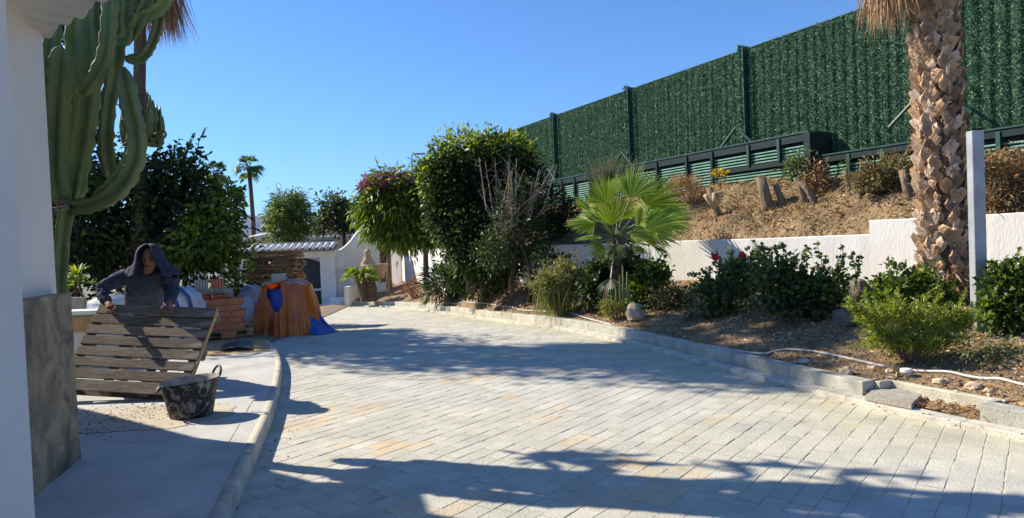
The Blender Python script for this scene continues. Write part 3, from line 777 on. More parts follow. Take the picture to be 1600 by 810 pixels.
# far palm on the skyline and a shorter one
def far_palm(px, pyt, pyb, Y, r, tr, label, n=30):
    top = W(px, pyt, Y); t = thing('fan_palm', (top.x, top.y, gz(Y)-2), label, 'palm tree', 'fan palms on the skyline')
    mb = MB(); mb.tube([Vector((top.x, top.y, gz(Y)-2)), Vector((top.x+.1, top.y, top.z*.5)), top], [tr*1.3, tr, tr*.9], 8); mb.build('trunk', 'palm_bark', t, True)
    mb = MB()
    for k in range(n):
        el = random.uniform(-.7, 1.25); az = random.uniform(0, 6.283); d = Vector((math.cos(az)*math.cos(el), math.sin(az)*math.cos(el), math.sin(el)))
        hub = top+d*r*.42; fan_frond(mb, hub, d+Vector((0, 0, -.25)), Vector((0, 0, 1)), r*.6, 12, 140, cols=GD[1:3]+G1[:2], droop=.4)
        mb.tube([top, hub], r*.012, 3, G1[0])
    mb.build('fronds', 'leaf', t); return t
far_palm(389, 262, 370, 42, 1.05, .14, 'tall slim fan palm on the skyline beside the hazy mountain')
far_palm(338, 272, 370, 36, .85, .13, 'shorter fan palm poking out above the broadleaf tree')
# near palm trunk with dry skirt behind the cactus
tp = thing('skirted_palm', (W(216, 230, 12.3).x, 12.3, .1), 'slim palm trunk with hanging dry brown skirt, at the top behind the cactus', 'palm tree')
a = W(216, 230, 12.3); b = W(219, 60, 12.3); b2_ = b+Vector((-.05, 0, 2.2))
mb = MB(); mb.tube([Vector((a.x, 12.3, .1)), a, b, b2_], [.13, .105, .10, .10], 10); mb.build('trunk', 'palm_bark', tp, True)
c0 = W(235, 0, 12.3)
def skirt(parent, c, r, ztop, zbot, n, cols, name='dry_skirt', lean=0.0, w=.018, irregular=.5):
    a = rng.random(n)*6.283; rr = r*(.35+.65*np.sqrt(rng.random(n))); z0 = zbot+(ztop-zbot)*(.35+.65*rng.random(n))
    L = (z0-zbot)*(.7+irregular*rng.random(n))
    P = np.stack([c.x+np.cos(a)*rr*.6, c.y+np.sin(a)*rr*.6, z0], axis=1); D = np.stack([np.cos(a)*.22+lean, np.sin(a)*.22, -np.ones(n)], axis=1)+rng.normal(size=(n, 3))*.10
    V, F_, cc_ = leaf_arrays(P, unit(D), np.maximum(L, .15), w, palette(n, cols, None, .3)); return npmesh(name, V, F_, cc_, 'leaf_dry', parent)
skirt(tp, Vector((c0.x+.05, 12.3, 0)), .50, 7.2, 5.42, 900, [(.34, .20, .11), (.24, .13, .07), (.42, .27, .16)])
mb = MB(); top = Vector((c0.x-.1, 12.3, 7.7))
for k in range(44):
    el = random.uniform(-.35, 1.3); az = random.uniform(0, 6.283); d = Vector((math.cos(az)*math.cos(el), math.sin(az)*math.cos(el), math.sin(el)))
    fan_frond(mb, top+d*.8, d+Vector((0, 0, -.2)), Vector((0, 0, 1)), 1.0, 16, 150, cols=G1+GD, droop=.35); mb.tube([top, top+d*.8], .018, 4, G1[0])
mb.build('fronds', 'leaf', tp)

# big euphorbia ------------------------------------------------------
eu = thing('candelabra_cactus', (W(96, 400, 5.5).x, 5.6, .12), 'huge ribbed candelabra cactus with upcurved arms next to the white pillar', 'cactus')
def crest(nr, ph, deep=.32, k0=0):
    def f(a, i):
        c = abs(math.cos(nr*a/2+ph)); s_ = deep+(1-deep)*c**3.2
        return s_*(1+c**3*(.09*math.sin(i*1.55+k0)+.06*math.sin(i*2.9+k0*2)))
    return f
def arm(pts, wpx, name='arm', nr=4, ends=(1, 1)):
    P = [W(*p) for p in pts]; Q = smoothline([tuple(p) for p in P], 46)
    r = [wpx/2*5.5/FPX*1.0]*46
    if ends[1]:
        for k, f in enumerate((.25, .6, .85, .96)): r[-1-k] *= f
    if ends[0]:
        for k, f in enumerate((.45, .7, .9)): r[k] *= f
    mb = MB(); mb.tube([Vector(q) for q in Q], r, nr*8, prof=crest(nr, random.uniform(0, 1.5), k0=random.random()*6))
    return mb.build(name, 'cactus', eu, True)
arm([(103, 322, 5.5), (90, 285, 5.45), (88, 220, 5.4), (92, 150, 5.35), (99, 72, 5.35)], 38)
arm([(112, 318, 5.55), (122, 260, 5.6), (134, 190, 5.6), (141, 120, 5.6), (140, 40, 5.6), (138, -60, 5.6)], 36)
arm([(128, 148, 5.25), (148, 122, 5.25), (164, 88, 5.25), (170, 40, 5.25), (176, -30, 5.25), (186, -110, 5.3)], 24)
arm([(106, 320, 5.5), (140, 322, 5.4), (182, 300, 5.3), (210, 255, 5.3), (213, 210, 5.3), (203, 165, 5.3), (192, 105, 5.3)], 30)
arm([(150, 305, 5.6), (175, 285, 5.6), (200, 245, 5.65), (206, 205, 5.7), (190, 190, 5.7)], 20)
arm([(172, 278, 5.8), (165, 230, 5.8), (168, 170, 5.8), (178, 110, 5.8), (186, 40, 5.8), (180, -60, 5.8)], 29)
arm([(118, 320, 5.8), (118, 240, 5.8), (112, 150, 5.8), (118, 60, 5.8), (122, -40, 5.8)], 34)
arm([(186, 66, 5.6), (204, 52, 5.55), (218, 30, 5.5), (232, 0, 5.5), (240, -60, 5.5)], 26, ends=(1, 1))
arm([(196, 92, 5.7), (222, 90, 5.7), (238, 66, 5.7), (248, 32, 5.7), (252, -10, 5.7)], 20)
arm([(205, 30, 5.5), (232, 22, 5.5), (255, 5, 5.5), (272, -40, 5.5), (276, -110, 5.5)], 26)
arm([(176, 60, 5.5), (196, 60, 5.5), (200, 20, 5.5), (205, -60, 5.5), (200, -150, 5.5)], 24)
arm([(82, 250, 5.9), (76, 170, 5.9), (80, 90, 5.9), (84, 10, 5.9)], 30)
mb = MB(); st = [W(92, 655, 5.6), W(92, 500, 5.6), W(95, 400, 5.55), W(101, 345, 5.5), W(108, 318, 5.5)]
mb.tube([Vector(q) for q in smoothline([tuple(p) for p in st], 24)], .075, 20, prof=crest(4, .4)); mb.build('stem', 'cactus', eu, True)
mb = MB()
for k in range(60):
    b = W(98+random.uniform(-9, 9), 322+random.uniform(-8, 6), 5.42); d = Vector(rng.normal(size=3)); d.z *= .4
    mb.tube([b, b+d.normalized()*random.uniform(.02, .06)], [.012, .004], 4)
mb.build('corky_joint', 'twig', eu)
# more arms above the frame (they cast the arched shadows on the drive)
tips = [W(138, -50, 5.6), W(186, -100, 5.3), W(180, -50, 5.8), W(122, -30, 5.8), W(276, -100, 5.5), W(205, -140, 5.5), W(240, -50, 5.5), W(252, 0, 5.7), W(84, 15, 5.9)]
for q, tp_ in enumerate(tips):
    for _ in range(3 if q < 6 else 2):
        l1 = Vector((random.uniform(-.5, .15), random.uniform(-.15, .3), 0)); h_ = random.uniform(.45, 1.4); r0 = random.uniform(.05, .085)
        Q = smoothline([tuple(tp_), tuple(tp_+l1*.8+Vector((0, 0, .22))), tuple(tp_+l1*1.1+Vector((0, 0, h_*.6))), tuple(tp_+l1*1.0+Vector((random.uniform(-.12, .12), 0, h_)))], 26); r = [r0]*26
        for k, f in enumerate((.25, .6, .85)): r[-1-k] *= f
        mb = MB(); mb.tube([Vector(p_) for p_ in Q], r, 24, prof=crest(4, .3, k0=q)); mb.build('arm', 'cactus', eu, True)
        e_ = Vector(Q[-1]); mb = MB()
        for z in range(16):
            d = Vector((random.gauss(0, 1), random.gauss(0, 1), random.uniform(-.2, 1))).normalized(); s_ = d.cross(Vector((0, 0, 1))).normalized()*.022; b0 = e_-Vector((0, 0, random.uniform(0, .25)))+d*.04; l_ = random.uniform(.08, .17)
            mb.add([b0, b0+d*l_*.5+s_, b0+d*l_, b0+d*l_*.5-s_], [(0, 1, 2, 3)], G1[1])
        mb.build('tip_leaves', 'leaf', eu)
for (x, y, z) in ((-4.7, 6.75, 4.2), (-4.4, 6.6, 4.35), (-4.9, 6.9, 4.5), (-4.0, 6.6, 5.2), (-4.2, 6.7, 4.9)):  # unseen leafy arms, added to cast leafy shadows on the drive
    Q = smoothline([(-4.0, 5.9, 3.4), ((x-4)/2, (y+5.9)/2, z-.35), (x-.1, y, z-.1), (x+.2, y-.05, z+.12)], 20); mb = MB(); mb.tube([Vector(p_) for p_ in Q], [.04]*18+[.03, .012], 12, prof=crest(3, 0)); mb.build('arm', 'cactus', eu, True)
    mb = MB()
    for q in range(26):
        d = Vector((random.gauss(0, 1), random.gauss(0, .6), random.gauss(0, .5))).normalized(); s_ = d.cross(Vector((0, 0, 1))).normalized()*.03; b0 = Vector(Q[random.randint(11, 19)]); l_ = random.uniform(.14, .28)
        mb.add([b0, b0+d*l_*.5+s_, b0+d*l_, b0+d*l_*.5-s_], [(0, 1, 2, 3)], G1[1])
    mb.build('tip_leaves', 'leaf', eu)
for (x, y, z, h, lx) in ((-3.45, 5.5, 3.6, 1.0, .0), (-3.0, 5.5, 3.5, .8, .15), (-2.75, 5.5, 3.6, .7, .1), (-3.9, 5.7, 3.6, 1.1, -.1)):
    Q = smoothline([(x, y, z), (x+lx, y, z+h*.4), (x+lx*1.2, y+.05, z+h)], 24); r = [.085]*24
    for k, f in enumerate((.25, .6, .85)): r[-1-k] *= f; r[k] *= f
    mb = MB(); mb.tube([Vector(q) for q in Q], r, 24, prof=crest(4, .3, k0=x)); mb.build('arm', 'cactus', eu, True)
# second euphorbia further back
e2 = thing('branching_cactus', (W(225, 200, 14.5).x, 14.5, 0), 'smaller many-armed dark cactus crown seen against the sky right of the big one', 'cactus')
c_ = W(212, 222, 14.5)
mb = MB(); mb.tube([Vector((c_.x-.1, 14.5, 0)), Vector((c_.x-.05, 14.5, 1.8)), c_], [.12, .1, .08], 12, prof=crest(4, .2)); mb.build('stem', 'cactus', e2, True)
for k in range(70):
    ex = random.uniform(188, 256); top = 132+((ex-218)/38.)**2*48+random.uniform(0, 40)
    e = W(ex, top, 14.5+random.uniform(-.8, .8)); m1 = c_.lerp(Vector((e.x, e.y, c_.z)), .85); m1.z = c_.z+(e.z-c_.z)*.2-.05
    Q = smoothline([tuple(c_), tuple(m1), tuple(e)], 12); mb = MB(); mb.tube([Vector(q) for q in Q], [.055]*10+[.045, .015], 12, prof=crest(3, random.random())); mb.build('arm', 'cactus', e2, True)
for (x0, x1, y0) in ((226, 250, 205), (232, 258, 212)):
    Q = smoothline([tuple(W(x0-8, y0-12, 14)), tuple(W(x0, y0+2, 14)), tuple(W((x0+x1)/2, y0+6, 14)), tuple(W(x1, y0+1, 14)), tuple(W(x1-1, y0-8, 14))], 16)
    mb = MB(); mb.tube([Vector(q) for q in Q], [.03]*14+[.025, .012], 9); mb.build('arm', 'cactus', e2, True)
# lit yucca and shrubs at the foot of the left trees
def rosette(name, label, cat, c, r, n, cols, wl=.05, up=.8, group=None, crown='leaves', m='leaf', parent=None, seg=3, droop=.5):
    t = parent or thing(name, c, label, cat, group); mb = MB()
    for k in range(n):
        az = random.uniform(0, 6.283); el = random.uniform(.1, 1.0)*up*1.5; d = Vector((math.cos(az)*math.cos(el), math.sin(az)*math.cos(el), math.sin(el)))
        s_ = Vector((-math.sin(az), math.cos(az), 0)); L = r*random.uniform(.7, 1.1); col = tuple(x*random.uniform(.8, 1.2) for x in random.choice(cols))
        pts = [Vector(c)+d*L*q/seg+Vector((0, 0, -droop*L*(q/seg)**2*.5)) for q in range(seg+1)]
        ws = [wl*f for f in (.4, 1, .8, .05)][:seg+1]
        vs = []
        for p, w_ in zip(pts, ws): vs += [p-s_*w_*.5+Vector((0, 0, w_*.25)), p, p+s_*w_*.5+Vector((0, 0, w_*.25))]
        mb.add(vs, [(q*3+e, q*3+e+1, q*3+e+4, q*3+e+3) for q in range(seg) for e in (0, 1)], col)
    mb.build(crown, m, t); return t
p = W(118, 455, 9.8); 
t = thing('leafy_shrub', (p.x, p.y, .1), 'small bright green leafy shrub between the pillar and the worker', 'shrub')
for q, (px, py, r) in enumerate(((118, 432, .30), (124, 446, .26), (112, 458, .28), (104, 440, .22))):
    c = W(px, py, 9.8+q*.1); rosette('', '', '', c, r, 26, GB if q < 2 else G1, .05, .7, parent=t)
mb = MB(); mb.tube([Vector((p.x, p.y, .1)), W(118, 440, 9.8)], [.03, .02], 6); mb.build('stem', 'dark_bark', t)
plant('hedge_shrub', 'dense dark shrub mass at the foot of the left trees', 'shrub', (-8.2, 13.6, 0), [((-8.6, 13.6, .8), (1.8, .8, .9)), ((-6.6, 14.2, .9), (1.7, .8, .8)), ((-5.5, 15.2, .5), (.8, .6, .8))], 7000, .11, .06, GD, None, nb=0, clump=.3, per=30, droop=.2)

# right-hand trees -----------------------------------------------------
Y = 15.2; zb = gz(Y)+.6
plant('dense_tree', 'tall dense dark evergreen tree in the middle, in front of the hedge fence', 'tree', (W(735, 470, Y).x, Y, zb),
      pxblobs([(735, 270, 62, 52), (775, 265, 55, 50), (706, 292, 42, 46), (750, 340, 66, 62), (790, 310, 52, 56), (738, 395, 34, 40), (770, 405, 45, 40), (692, 262, 24, 26), (672, 275, 12, 18), (822, 290, 26, 40), (700, 345, 26, 36)], Y, .9),
      25000, .12, .055, GD+[(.05, .085, .022), (.08, .12, .03)], [.22, .25, .2, .15, .12, .06],
      trunks=[(trunk_pts(738, 470, 740, 380, Y, 5, .04, zb), [.14, .12, .11, .1, .09, .08]), (trunk_pts(755, 470, 775, 370, Y, 5, .05, zb), [.08, .07, .07, .06, .05, .05])],
      nb=40, br=.05, bm='dark_bark', clump=.24, per=22, shell=.5, droop=.1, sprig=(90, .35, 12))
f_, _ = foliage('young_shoots', bpy.data.objects['dense_tree'], pxblobs([(730, 228, 55, 14), (790, 232, 40, 18), (668, 275, 12, 30), (820, 250, 18, 20)], Y, 1.2), 2600, .13, .045, GB, None, clump=.2, per=14, up=.3)
Y = 19.5; zb = gz(Y)+.5
plant('mango_tree', 'round light green tree with long drooping leaves on a single thin trunk', 'tree', (W(667, 455, Y).x, Y, zb),
      pxblobs([(610, 320, 48, 40), (655, 320, 42, 42), (602, 350, 34, 26), (640, 360, 45, 28), (584, 325, 18, 20), (615, 295, 38, 22), (672, 345, 22, 40)], Y, .8),
      11000, .27, .055, GB+[(.10, .15, .03), (.05, .08, .02)], [.2, .2, .2, .12, .16, .12], trunks=[(trunk_pts(667, 460, 664, 372, Y, 5, .02, zb), [.09, .085, .08, .075, .07, .065])],
      nb=26, br=.04, clump=.28, per=16, shell=.5, droop=.75, lobe=.4, sprig=(50, .4, 8))
Y = 19.3
plant('bougainvillea', 'magenta flowering bougainvillea peeking over the light green tree', 'plant', (W(600, 400, Y).x, Y, gz(Y)+.6), pxblobs([(598, 284, 30, 6), (576, 290, 13, 6), (632, 281, 16, 5), (608, 280, 12, 4)], Y, 1.2),
      1700, .09, .06, [(.34, .06, .17), (.40, .11, .24), (.22, .05, .11), (.10, .16, .03), (.14, .2, .04)], None, trunks=[(trunk_pts(605, 470, 605, 300, Y, 4, .05, gz(Y)+.6), [.06, .05, .05, .04, .03])], nb=10, br=.02, m='petal', crown='blossom', clump=.16, per=18)
# twiggy half-bare shrub in front of the dense tree
Y = 13.9; zb = gz(Y)+.5
tw = plant('twiggy_shrub', 'half-bare shrub with pale tangled twigs in front of the dense dark tree', 'shrub', (W(818, 470, Y).x, Y, zb),
      pxblobs([(800, 365, 42, 40), (770, 395, 35, 28), (832, 375, 26, 32), (815, 320, 36, 36)], Y, .9), 6500, .09, .022, GD+GR[1:2]+[(.08, .10, .04)], None, trunks=[(trunk_pts(800, 440, 806, 375, Y, 4, .04, zb), [.05, .045, .04, .04, .035])], nb=10, br=.02, bm='dark_bark', clump=.2, per=20)
mb = MB()
for k in range(52):
    e = W(random.gauss(810, 32), random.uniform(245, 370), Y+random.uniform(-.5, .5)); b = W(800+random.uniform(-22, 16), 385, Y)
    m1 = b.lerp(e, .5)+Vector(rng.normal(size=3)*.09); mb.tube([b, m1, e], [.017, .012, .005], 4)
    for _ in range(5):
        s0 = m1.lerp(e, random.random()); mb.tube([s0, s0+Vector(rng.normal(size=3)*.13)+Vector((0, 0, .12))], [.006, .003], 3)
mb.build('bare_twigs', 'twig', tw)
mb = MB(); Y = 13.6
mb.tube([hit(826, 472, bedT), W(832, 440, Y), W(826, 410, Y), W(815, 385, Y), W(806, 370, Y)], [.05, .045, .04, .03, .025], 8)
o = mb.build('leaning_trunk', 'dark_bark', tw, True)

# undergrowth between the trees
def px_plant(name, label, cat, bpx, bpy_, blobs, n, L, Wd, cols, depth=.8, **k):
    b = hit(bpx, bpy_, bedT) or G(bpx, bpy_, .16); sc_ = b.y
    return plant(name, label, cat, tuple(b), pxblobs(blobs, sc_, depth), n, L, Wd, cols, **k)
px_plant('variegated_shrub', 'pale variegated shrub against the far white wall, left of the thin trunk', 'shrub', 648, 438, [(650, 412, 20, 22), (660, 425, 14, 14)], 1100, .12, .06, GR+[(.4, .42, .34)], nb=6, clump=.12)
px_plant('strap_leaf_plant', 'dark clump of arching strap leaves at the foot of the dense tree', 'plant', 705, 468, [(700, 440, 34, 24), (735, 450, 30, 20)], 1500, .38, .04, GD+GR[:1], nb=4, droop=-.1, clump=.2)
px_plant('undergrowth_shrub', 'low dark undergrowth under the dense tree', 'shrub', 760, 465, [(750, 430, 46, 34), (790, 425, 34, 26), (715, 425, 30, 30), (822, 430, 16, 20)], 6500, .10, .045, GD+G1[:1], nb=6, sprig=(40, .3, 12))
px_plant('withered_shrub', 'small withered rust-brown shrub on the bare soil near the far kerb', 'shrub', 645, 466, [(645, 448, 16, 14), (652, 456, 12, 8)], 500, .11, .03, [(.30, .14, .07), (.22, .11, .06), (.36, .22, .12)], m='leaf_dry', nb=12, br=.014, bm='twig', clump=.1)
for q, (px, py) in enumerate(((612, 462), (628, 458))):
    px_plant('dry_weed', ['thin dry weed right of the cycads', 'pale dry weed beside the withered shrub'][q], 'weed', px, py, [(px, py-10, 6, 9)], 90, .08, .02, DRY, m='leaf_dry', nb=5, br=.01, clump=.08)

# fan palm in the middle --------------------------------------------------
b = hit(972, 492, bedT); b = Vector((b.x, b.y+.5, drop(b.x, b.y+.5, bedT))); Yp = b.y
fp = thing('young_fan_palm', b, 'young fan palm with big bright green fronds above the low wall', 'palm tree')
hub = W(962, 372, Yp); kpx = Yp/FPX
mb = MB(); mb.tube([b, b.lerp(hub, .6), hub], [.16, .13, .09], 12); mb.build('trunk', 'palm_bark', fp, True)
FR = [  # frond centre px, tip px, width factor, dY
    (948, 318, 925, 262, .9, -.1), (985, 310, 1000, 246, 1.0, -.1), (1010, 320, 1052, 262, .95, .3), (930, 350, 872, 350, .9, -.2), (920, 330, 890, 296, .9, .2),
    (1005, 360, 1085, 330, 1.0, -.2), (1020, 345, 1100, 322, .95, .4), (965, 345, 960, 268, .8, .6), (985, 365, 1040, 372, .8, -.4), (935, 368, 882, 378, .8, -.4),
    (995, 350, 1012, 300, .8, -.5), (955, 352, 935, 300, .8, -.5), (972, 300, 965, 250, .7, .9), (1000, 372, 1062, 352, .8, .5), (945, 385, 905, 402, .7, -.3), (990, 385, 1030, 408, .7, -.3), (930, 335, 905, 315, .8, .8), (1015, 335, 1075, 290, .8, .9), (940, 345, 905, 335, .8, -.6), (1012, 352, 1092, 345, .8, .1)]
GF = [(.22, .34, .04), (.28, .39, .055), (.15, .25, .035), (.33, .42, .09)]
for (cx, cy, tx, ty, f, dy) in FR:
    c = W(cx, cy, Yp+dy*.4); tip = W(tx, ty, Yp+dy); mb = MB()
    d = (tip-c); Rr = d.length*.92*f
    upv = Vector((random.uniform(-.6, .6), random.uniform(-.8, -.2), .75))
    fan_frond(mb, c, d, upv, Rr, 28, 140, cols=GF, droop=.08, split=.52); fr = mb.build('frond', 'leaf', fp)
    mb = MB(); mb.tube([hub, hub.lerp(c, .6)+Vector((0, 0, .03)), c], [.015, .012, .009], 5); mb.build('leaf_stalk', 'cactus', fr)
for k in range(14):
    az = random.uniform(0, 6.283); e = random.uniform(-.9, .1); d = Vector((math.cos(az)*math.cos(e), math.sin(az)*math.cos(e), math.sin(e)))
    c = hub+d*random.uniform(.3, .75)+Vector((0, 0, -.15)); mb = MB(); fan_frond(mb, c, d+Vector((0, 0, -.4)), Vector((0, 0, 1)), random.uniform(.28, .46), 14, 120, cols=GD+G1[:2]+DRY[1:2], droop=.25)
    mb.tube([hub, c], .014, 4, (.1, .12, .04)); mb.build('lower_frond', 'leaf', fp)
t_ = W(955, 238, Yp+2.8)
sb = hit(955, 300, bankT, Yp+2.8); gp = thing('plume_grass', (sb.x, sb.y, sb.z-.1), 'grey feathery grass clump rising behind the fan palm', 'grass clump')
P = np.tile(np.array(tuple(sb)), (420, 1))+rng.normal(size=(420, 3))*np.array([.16, .16, .02]); D = unit(rng.normal(size=(420, 3))*np.array([.35, .3, .1])+np.array([0, 0, 1.]))
V, F_, cc_ = leaf_arrays(P, D, .45+.5*rng.random(420), .02, palette(420, [(.16, .18, .10), (.26, .25, .15), (.10, .13, .06)])); npmesh('blades', V, F_, cc_, 'leaf_dry', gp)

# bushes in the bed -------------------------------------------------------
px_plant('reed_shrub', 'pale yellow-green reedy shrub with upright stems close to the kerb', 'shrub', 874, 495, [(872, 432, 32, 22), (850, 440, 22, 18), (892, 428, 20, 18), (872, 455, 26, 22)], 3000, .07, .022, GY+GR[:1], bm='twig', nb=60, br=.008, clump=.09, up=.3, sprig=(70, .2, 20))
o = bpy.data.objects['reed_shrub']; P = []; bb = o.location
n = 420; P = np.tile(np.array(tuple(bb)), (n, 1))+rng.normal(size=(n, 3))*np.array([.2, .14, .01]); D = unit(rng.normal(size=(n, 3))*np.array([.12, .1, .03])+np.array([0, 0, 1.]))
V, F_, cc_ = leaf_arrays(P, D, .3+.5*rng.random(n), .012, palette(n, GY+G1)); npmesh('reed_stems', V, F_, cc_, 'leaf', o)
px_plant('dark_leaf_shrub', 'dark sparse shrub just behind the reedy shrub', 'shrub', 862, 478, [(855, 405, 18, 18), (880, 412, 16, 12), (845, 420, 12, 12)], 420, .09, .06, GD+[(.06, .07, .04)], nb=14, br=.012, bm='dark_bark', clump=.14, per=9)
px_plant('underpalm_shrub', 'tangle of dark leaves and stems beneath the fan palm', 'shrub', 945, 480, [(945, 440, 30, 34), (925, 450, 18, 30), (975, 445, 22, 26), (958, 412, 26, 22), (982, 420, 18, 22)], 4200, .09, .04, GD+GR[1:2], nb=14, br=.012)
px_plant('round_leaf_bush', 'glossy round-leaved green bush right of the palm base', 'shrub', 1012, 478, [(1015, 440, 24, 26), (1030, 425, 12, 14), (1000, 455, 20, 18)], 900, .10, .085, G1+GB[:1], nb=10, br=.012, clump=.12, per=10)
px_plant('tufted_weed', 'yellow-green tufted weed beside the pale rock and the green stakes', 'weed', 960, 500, [(958, 486, 16, 14), (945, 480, 10, 12)], 1100, .06, .014, GY, nb=8, br=.006, up=.6, clump=.07)
cs = hit(975, 498, bedT)
csx = thing('column_cactus', cs, 'thin upright green columnar cactus stems between the palm and the round-leaved bush', 'cactus')
for (px, py0, py1, w_) in ((982, 490, 425, 5), (975, 495, 415, 4), (964, 495, 448, 3.5), (970, 498, 430, 3)):
    b_ = W(px, py0, cs.y); e_ = W(px-2, py1, cs.y); mb = MB(); mb.tube([Vector((b_.x, b_.y, cs.z)), b_.lerp(e_, .5), e_], [w_*cs.y/FPX*.5]*2+[w_*cs.y/FPX*.3], 10, prof=crest(5, 0, .7)); mb.build('stem', 'cactus' if px > 970 else 'cactus', csx)
def hib(label, bpx, bpy_, blobs, n, sprigs, cols=None, L=.075, Wd=.06):
    t = px_plant('hibiscus_bush', label, 'shrub', bpx, bpy_, blobs, n, L, Wd, cols or (G1+GD[1:3]), w=None, group=None, nb=18, br=.012, bm='dark_bark', clump=.10, per=14, shell=.4, sprig=(60, .32, 16))
    b_ = t.location; mb = MB(); Pl = []
    for (px, py) in sprigs:
        e = W(px, py, b_.y+random.uniform(-.3, .3)); s0 = W(px+random.uniform(-10, 10), min(py+60, bpy_-20), b_.y); q = s0.lerp(e, .5)+Vector(rng.normal(size=3)*.03); mb.tube([s0, q, e], [.007, .005, .002], 4)
        for _ in range(26): Pl.append(tuple(s0.lerp(e, .25+.75*random.random()) if random.random() < .5 else q.lerp(e, random.random())))
    mb.build('sprigs', 'dark_bark', t); P = np.array(Pl); n2 = len(P); D = unit(rng.normal(size=(n2, 3))+np.array([0, 0, .2]))
    V, F_, c_ = leaf_arrays(P, D, L*(.6+.5*rng.random(n2)), Wd*(.6+.5*rng.random(n2)), palette(n2, cols or (G1+GD[1:3]))); npmesh('sprig_leaves', V, F_, c_, 'leaf', t); return t
h1 = hib('red-flowered hibiscus bush, left one of the pair in front of the low wall', 1135, 490, [(1130, 450, 30, 34), (1160, 445, 28, 36), (1115, 465, 16, 24), (1175, 415, 22, 22)], 1800, [(1108, 415), (1138, 398), (1172, 392), (1190, 382), (1215, 385), (1150, 410), (1125, 425), (1180, 375), (1200, 395)], [(.10, .165, .05), (.15, .22, .075), (.20, .25, .12), (.06, .10, .035)])
h2 = hib('dark hibiscus bush right of the red-flowered one, with long open sprigs', 1265, 498, [(1215, 450, 30, 36), (1260, 460, 36, 34), (1290, 450, 25, 30), (1235, 425, 30, 22), (1300, 470, 15, 20)], 2200, [(1255, 395), (1275, 378), (1290, 400), (1318, 388), (1330, 392), (1308, 405), (1240, 400), (1278, 410), (1262, 385), (1325, 420), (1345, 395)], [(.09, .15, .045), (.13, .20, .06), (.17, .23, .10), (.045, .08, .03)])
for (px, py) in ((1118, 402), (1159, 398)):
    c = W(px, py, h1.location.y-.25); mb = MB()
    for k in range(5):
        a = k*1.257; d = Vector((math.cos(a), -.35, math.sin(a))); s_ = Vector((-math.sin(a), 0, math.cos(a)))
        mb.add([c, c+d*.03+s_*.025, c+d*.055, c+d*.03-s_*.025], [(0, 1, 2, 3)], (.55, .02, .02))
    mb.tube([c, c+Vector((0, -.05, .01))], [.004, .006], 5, (.7, .3, .03)); mb.build('flower', 'petal', h1)
px_plant('feathery_shrub', 'bright lime-green feathery shrub with reddish stems at the front of the bed', 'shrub', 1418, 566, [(1372, 498, 34, 15), (1425, 504, 30, 18), (1484, 506, 34, 16), (1400, 525, 28, 14), (1346, 490, 12, 9), (1455, 528, 24, 12), (1500, 495, 16, 12), (1405, 482, 18, 12), (1450, 485, 18, 12), (1380, 535, 20, 10), (1430, 535, 30, 12)], 6000, .05, .012, [(.24, .34, .04), (.32, .40, .07), (.17, .26, .03), (.36, .38, .10)], nb=60, br=.009, bm='bark', clump=.06, per=30, up=.7, shell=.35, sprig=(150, .20, 34))
px_plant('climbing_shrub', 'mid green leafy shrub at the foot of the large palm', 'shrub', 1420, 505, [(1400, 455, 28, 20), (1440, 455, 34, 26), (1385, 470, 20, 14), (1470, 460, 22, 18), (1410, 430, 14, 12)], 2400, .06, .045, G1+GB[:2], nb=16, br=.009, clump=.10, up=.15, sprig=(60, .22, 16))
px_plant('edge_shrub', 'leafy shrub with glossy leaves at the right edge beside the steel post', 'shrub', 1578, 515, [(1575, 460, 26, 34), (1595, 440, 16, 30), (1560, 490, 20, 22), (1600, 500, 20, 22), (1560, 440, 10, 14)], 2400, .07, .05, G1+GD[1:2]+GB[:1], nb=16, br=.012, clump=.12, sprig=(50, .28, 14))
px_plant('spent_shrub', 'dull dark low shrub between the bush pair and the rock', 'shrub', 1060, 480, [(1050, 465, 24, 14), (1030, 470, 14, 10)], 800, .07, .03, GD+DRY[1:2], nb=8, br=.01)
px_plant('weed_patch', 'sparse green weeds on the soil right of the lime-green shrub', 'weed', 1560, 562, [(1530, 545, 36, 12), (1575, 555, 24, 10)], 420, .05, .02, GY+GR, nb=8, br=.006, clump=.1)
# on the bank
def bk_plant(name, label, cat, bpx, bpy_, blobs, n, L, Wd, cols, **k):
    b = hit(bpx, bpy_, bankT, 14)
    return plant(name, label, cat, tuple(b), pxblobs(blobs, b.y, .8), n, L, Wd, cols, **k)
bk_plant('dry_bush', 'large dry grey-green bush on the bank left of the big palm trunk', 'shrub', 1392, 294, [(1385, 275, 34, 24), (1360, 285, 24, 20), (1410, 270, 20, 22), (1395, 300, 26, 14)], 4200, .07, .025, [(.22, .20, .09), (.28, .24, .13), (.13, .15, .05), (.32, .22, .10)], bm='twig', nb=30, br=.01, clump=.12, m='leaf_dry', sprig=(70, .25, 16))
bk_plant('straw_bush', 'straw-coloured dry grass tuft behind the fan palm', 'shrub', 1078, 320, [(1072, 295, 26, 18), (1055, 290, 14, 14), (1090, 305, 14, 12)], 1800, .10, .014, [(.46, .28, .12), (.38, .24, .10), (.26, .20, .08), (.5, .36, .2)], m='leaf_dry', bm='twig', nb=16, br=.008, up=.7, clump=.1)
bk_plant('oleander', 'small green oleander sprouting before the slatted fence', 'shrub', 1246, 292, [(1246, 255, 14, 12), (1238, 262, 12, 8), (1255, 262, 10, 10), (1248, 275, 12, 10)], 330, .15, .035, G1+GR[:2], nb=10, br=.012, clump=.12, per=8, up=.4)
bk_plant('brown_vine', 'dead brown creeper hanging at the end of the slatted fence', 'plant', 1278, 298, [(1275, 280, 14, 22), (1268, 300, 14, 12)], 700, .09, .03, DRY+[(.34, .16, .06)], m='leaf_dry', bm='twig', nb=16, br=.01)
